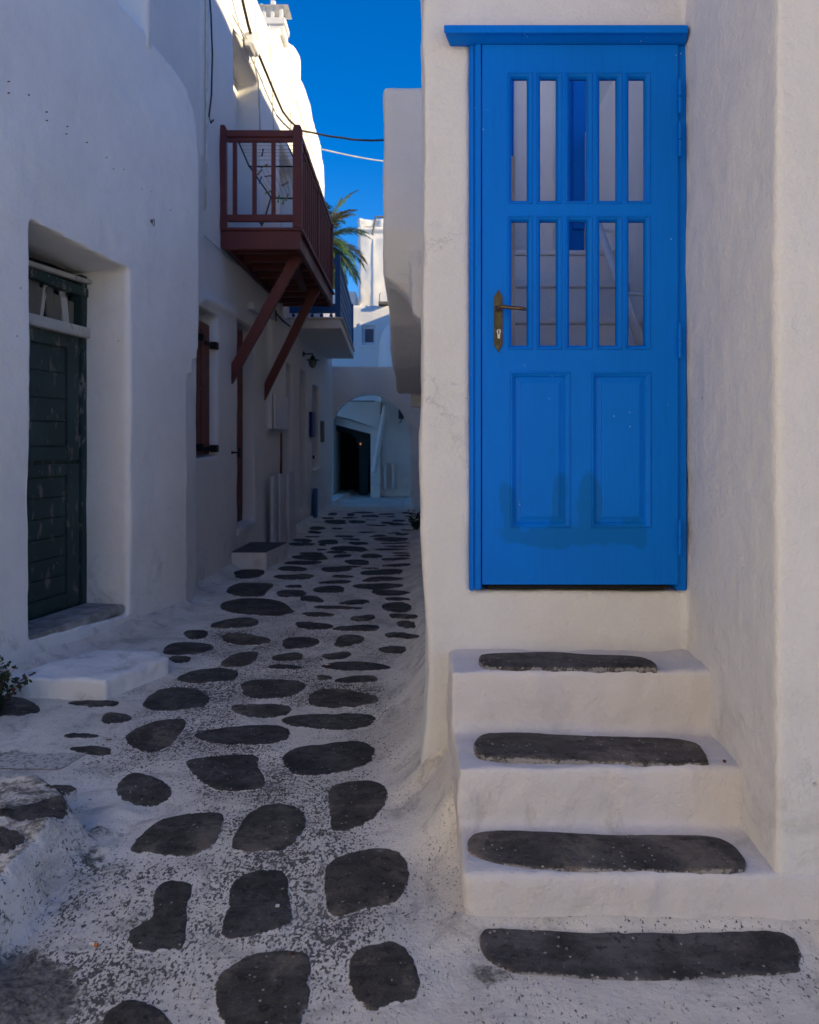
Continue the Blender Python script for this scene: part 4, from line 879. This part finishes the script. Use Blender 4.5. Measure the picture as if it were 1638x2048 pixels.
for px in (768, 784): MB().box((px-HX)/F*YB2, (px+6-HX)/F*YB2, YB2-.05, YB2+.16, .2, .85).build('bollard', M_mid, bh, .03)
MB().box(-2.2, .36, 17.5, 19.6, 2.62, 2.78).build('roof', M_mid, bh, .01)  # unseen slab added to cut the sky light inside the arch
tag(MB().box(P(797, 0, 16.9)[0], P(808, 0, 16.9)[0], 16.9, 17.0, P(0, 838, 16.9)[2], P(0, 806, 16.9)[2]).tube([P(803, 838, 16.92), P(803, 842, 16.92), P(798, 846, 16.9)], .015, 5).build('wall_box', M_grey, None, .01), 'small grey fitting hanging under the right side of the arch', 'fitting')
# shabby little lamps on the left of the arch top
tag(MB().lathe([(.02, -.32), (.05, -.3), (.05, -.05), (.02, 0)], P(646, 738, 16.2), 8).tube([P(640, 732, 16.0), P(652, 730, 16.2), P(660, 731, 16.2)], .03, 6).build('floodlight', M_oldwood, None, sm=True), 'old brown lamp at the left top of the arch wall', 'lamp')

# ------------------------------------------------------------------ far houses
fh = thing('far_house', 'white house above the arch with one small framed window', 'house', (-1.5, 22, 0))
YF2 = 22.0; zf = lambda py: EYE+(HY-py)/F*YF2; xf = lambda px: (px-HX)/F*YF2
fb = MB(); wx0, wx1, wz0, wz1 = xf(724), xf(753), zf(690), zf(651)
fb.box(-6, wx0, YF2, YF2+4, 0, zf(611)).box(wx1, .6, YF2, YF2+4, 0, zf(611)).box(wx0-.01, wx1+.01, YF2, YF2+4, 0, wz0).box(wx0-.01, wx1+.01, YF2, YF2+4, wz1, zf(611)).box(wx0, wx1, YF2+.14, YF2+4, wz0-.1, wz1+.1)
voxel('wall', fb, M_dist, fh, .06, 3, ((.5, .04), (2., .015)), off=3.)
MB().ring(wx0-.07, wx1+.07, wz0-.07, wz1+.07, [(0, YF2+.02), (0, YF2-.03), (.07, YF2-.03), (.07, YF2+.02)]).build('window_surround', M_dist, fh, .005)
wf = MB().ring(wx0+.02, wx1-.02, wz0+.02, wz1-.03, [(0, YF2+.12), (0, YF2+.06), (.06, YF2+.06), (.06, YF2+.12)]).build('window', M_whitewood, fh, .004)
MB().box(wx0+.07, wx1-.07, YF2+.09, YF2+.11, wz0+.07, wz1-.08).build('pane', M_glass, wf)
MB().lathe([(.62, 0), (.62, 3.6), (.58, 4.2), (.45, 4.55), (.2, 4.8), (.05, 4.85)], (xf(800), YF2-.1, 0), 24).build('round_wall_end', M_dist, fh, sm=True)
tag(MB().box(xf(757), xf(778), YF2-.15, YF2+.5, zf(611)+.01, zf(606)+.02).tube([P(759, 606, 21.9), P(759, 588, 21.9), P(762, 586, 21.9)], .015, 5).build('roof_edge_tray', M_oldwood, None, .005), 'brown tray with a thin rod on the roof edge above the small framed window', 'tray')
tw = thing('tower_house', 'tall white house with rough parapet behind the palm', 'house', (-1.2, 32, 0))
YT = 30.; xt = lambda px: (px-HX)/F*YT; zt_ = lambda py: EYE+(HY-py)/F*YT
mb = MB(); mb.prism([(xt(743), YT), (.8, YT), (.8, YT+6), (xt(728), YT+6)], 0, zt_(471), 'z')
voxel('wall', mb, M_dist, tw, .08, 3, ((.5, .1), (1.6, .04)), off=5.)
YU = 37.; xu = lambda px: (px-HX)/F*YU; zu = lambda py: EYE+(HY-py)/F*YU
voxel('upper_storey', MB().box(xu(716), 1.5, YU, YU+5, 0, zu(462)).box(xu(712), 1.5, YU-.15, YU+5, zu(462), zu(455)), M_dist, tw, .09, 2, ((.7, .06), (2.5, .03)), off=9.)
voxel('parapet', MB().box(xu(717), 1.5, YU-.05, YU+4, zu(455), zu(438)), M_dist, tw, .07, 2, ((1.2, .12), (4., .06)), off=12.)
MB().tube([P(745, 470, 30.3), P(752, 434, 30.3), P(770, 434, 30.3)], .05, 6).build('pipe_rail', M_oldwood, tw)
lo = thing('far_house', 'low white house far off between the palm and the blue railing', 'house', (-3, 34, 0))
MB().box((640-HX)/F*34, (712-HX)/F*34, 34, 38, 0, EYE+(HY-583)/F*34).build('wall', M_dist, lo, .03)

# ------------------------------------------------------------------ palm
pm = thing('palm_tree', 'palm tree with drooping fronds rising behind the balconies', 'palm', (-3.15, 26, 0))
M_leaf = simple('palm_leaf', (.035, .075, .02), .5, 0, .35, 3); M_leafd = simple('dry_palm_leaf', (.12, .10, .04), .7, 0, .3, 3)
M_bark = simple('palm_bark', (.16, .11, .07), .9, 0, .35, 9, .6)
ct = Vector((P(642, 0, 26)[0], 26, P(0, 486, 26)[2]))
tr = MB(); n_ = 46; prf = []
for i in range(n_): h_ = ct.z*i/(n_-1); prf.append(((.24-.05*i/n_)+(.03 if i % 2 else 0), h_))
tr.lathe(prf, (ct.x, ct.y, 0), 12).build('trunk', M_bark, pm)
rp = random.Random(11)
for k in range(46):
    az = k*2.399+rp.uniform(-.2, .2); el = R(75-130*((k+.5)/46)**.85)+rp.uniform(-.1, .1); Lf = rp.uniform(1.8, 2.35)*(1 if k < 36 else .8)
    d = Vector((math.cos(az)*math.cos(el), math.sin(az)*math.cos(el), math.sin(el))); p = ct.copy(); path = [p.copy()]; ns = 12
    for i in range(ns):
        p = p+d*(Lf/ns); d = (d+Vector((0, 0, -.105-.06*i/ns))).normalized(); path.append(p.copy())
    f_ = MB(); f_.tube(path, [.025*(1-i/(ns+1)) for i in range(ns+1)], 4)
    for i in range(2*ns*2-4):
        t_ = (i+3)/(2*ns*2); j = min(int(t_*ns), ns-1); q_ = path[j].lerp(path[j+1], t_*ns-j); dd = (path[j+1]-path[j]).normalized()
        side = dd.cross(Vector((0, 0, 1))); side = side.normalized() if side.length > .1 else Vector((1, 0, 0)); up = side.cross(dd)
        ll = .48*math.sin(math.pi*min(1, .18+t_*.85))*rp.uniform(.8, 1.15)
        for sg in (-1, 1):
            dv_ = (side*sg*.8+dd*.75+up*rp.uniform(.05, .35)+Vector((0, 0, -.25))).normalized(); w_ = dd*.022
            e_ = q_+dv_*ll+Vector((0, 0, -.08*ll)); m_ = q_+dv_*ll*.5+Vector((0, 0, .02))
            f_.add([q_-w_, q_+w_, m_+w_*1.1, e_, m_-w_*1.1], [(0, 1, 2, 4), (4, 2, 3)])
    f_.build('frond', M_leafd if (k > 39 or k % 11 == 5) else M_leaf, pm, fix=False)

# ------------------------------------------------------------------ plants and small litter
def weed(name, label, base, n, h, spread, cols, seed, leaf=.018):
    rr = random.Random(seed); t_ = thing(name, label, 'plant', base); st_ = MB(); lf = [MB(), MB()]
    for i in range(n):
        a = rr.uniform(0, 6.28); p = Vector(base)+Vector((rr.uniform(-.3, .3)*spread, rr.uniform(-.3, .3)*spread, 0)); d = Vector((math.cos(a)*.45, math.sin(a)*.45, 1)).normalized(); path = [p.copy()]; hh = h*rr.uniform(.45, 1)
        for s_ in range(7):
            d = (d+Vector((rr.uniform(-.25, .25), rr.uniform(-.25, .25), rr.uniform(-.12, .1)))).normalized(); p = p+d*hh/7; path.append(p.copy())
            for q in range(4):
                u = Vector((rr.uniform(-1, 1), rr.uniform(-1, 1), rr.uniform(-.5, .9))).normalized(); v = u.cross(Vector((rr.uniform(-1, 1), rr.uniform(-1, 1), 1))).normalized(); l_ = leaf*rr.uniform(.6, 1.4)
                lf[rr.random() < .25].add([p, p+u*l_*.5+v*l_*.35, p+u*l_, p+u*l_*.5-v*l_*.35], [(0, 1, 2, 3)])
        st_.tube(path, [.0025*(1-.1*j) for j in range(8)], 4)
    st_.build('stem', cols[2], t_); lf[0].build('leaves', cols[0], t_, fix=False)['kind'] = 'stuff'; lf[1].build('old_leaves', cols[1], t_, fix=False)['kind'] = 'stuff'
M_lv = simple('weed_green', (.03, .055, .02), .6, 0, .4, 20); M_lo = simple('weed_brown', (.11, .045, .03), .7, 0, .4, 20); M_st = simple('weed_stem', (.09, .05, .035), .8)
xw, yw = groundpt(-30, 1425)
weed('wall_weed', 'small weedy plant at the foot of the left wall at the picture edge', (xw, yw, G(xw, yw)), 60, .30, .2, (M_lv, M_lo, M_st), 5, .026)
weed('wall_weed', 'small dark weed at the right wall foot down the shaded alley', (.13, 11.4, G(.13, 11.4)), 16, .35, .25, (M_lv, M_lv, M_st), 8, .04)
def litter(name, label, cat, px, py, ln_, r_, rot, m, m2=None):
    x, y = groundpt(px, py); z = G(x, y)+r_+.004; d = Vector((math.cos(rot), math.sin(rot), 0))*ln_/2; c_ = Vector((x, y, z))
    if m2:
        t_ = thing(name, label, cat, c_); MB().tube([c_-d, c_+d*.2], r_, 8).build('paper_end', m2, t_, sm=False); MB().tube([c_+d*.2, c_+d], r_*1.02, 8).build('filter', m, t_, sm=False)
    else: tag(MB().beam(c_-d, c_+d, r_*2, r_*.6).build(name, m, None), label, cat)
litter('cigarette_end', 'orange cigarette end on the rough grey patch at the lower left', 'cigarette end', 188, 1894, .026, .004, -.35, M_tip, M_paper)
litter('cigarette_end', 'orange brown cigarette end on a long paving stone in mid alley', 'cigarette end', 655, 1332, .03, .004, .3, M_tip, M_paper)
px_ = P(1449, 1523, F*(EYE-.35)/(1523-HY)); tag(MB().lathe([(.002, -.004), (.006, .0), (.005, .004), (.001, .006)], px_, 7).build('pebble', M_lo, None, sm=True), 'small brown pebble at the right end of the second step', 'pebble')
litter('paper_scrap', 'tiny white scrap on the large dark stone in the foreground', 'scrap', 555, 1814, .011, .005, .0, M_paper)
litter('dry_leaf', 'small brown curled leaf on the big bottom paving stone', 'leaf', 585, 1913, .014, .004, .3, M_lo)
litter('dry_leaf', 'small reddish leaf fallen on the grout below the long teardrop stone', 'leaf', 217, 1484, .02, .004, .5, M_rust)
# stamped concrete cover at the left
cx_, cy_ = groundpt(62, 1526)
cv = MB(); n_ = 8; X0, X1, Y0, Y1 = cx_-.2, cx_+.16, cy_-.07, cy_+.09
vs = [(X0+(X1-X0)*i/n_+.04*j/n_, Y0+(Y1-Y0)*j/n_, G(X0+(X1-X0)*i/n_+.04*j/n_, Y0+(Y1-Y0)*j/n_)+.004) for j in range(n_+1) for i in range(n_+1)]
vb = [(a, b, c-.02) for a, b, c in vs]
N_ = (n_+1)**2; fs = [(j*(n_+1)+i, j*(n_+1)+i+1, (j+1)*(n_+1)+i+1, (j+1)*(n_+1)+i) for j in range(n_) for i in range(n_)]
cv.add(vs, fs)
tg = T('worn_cover'); sp_ = tg.mr(tg.noise(60, 5, .7), .5, .6); cc = tg.mix(tg.math('MULTIPLY', sp_, .7), (.62, .58, .53), (.12, .11, .10))
o = cv.build('drain_cover', tg.done(cc, .85, tg.bump(tg.math('ADD', sp_, tg.noise(30, 4)), .5, .006)), None, sm=True, fix=False)
tag(o, 'square worn whitewashed cover set in the paving at the left', 'cover')
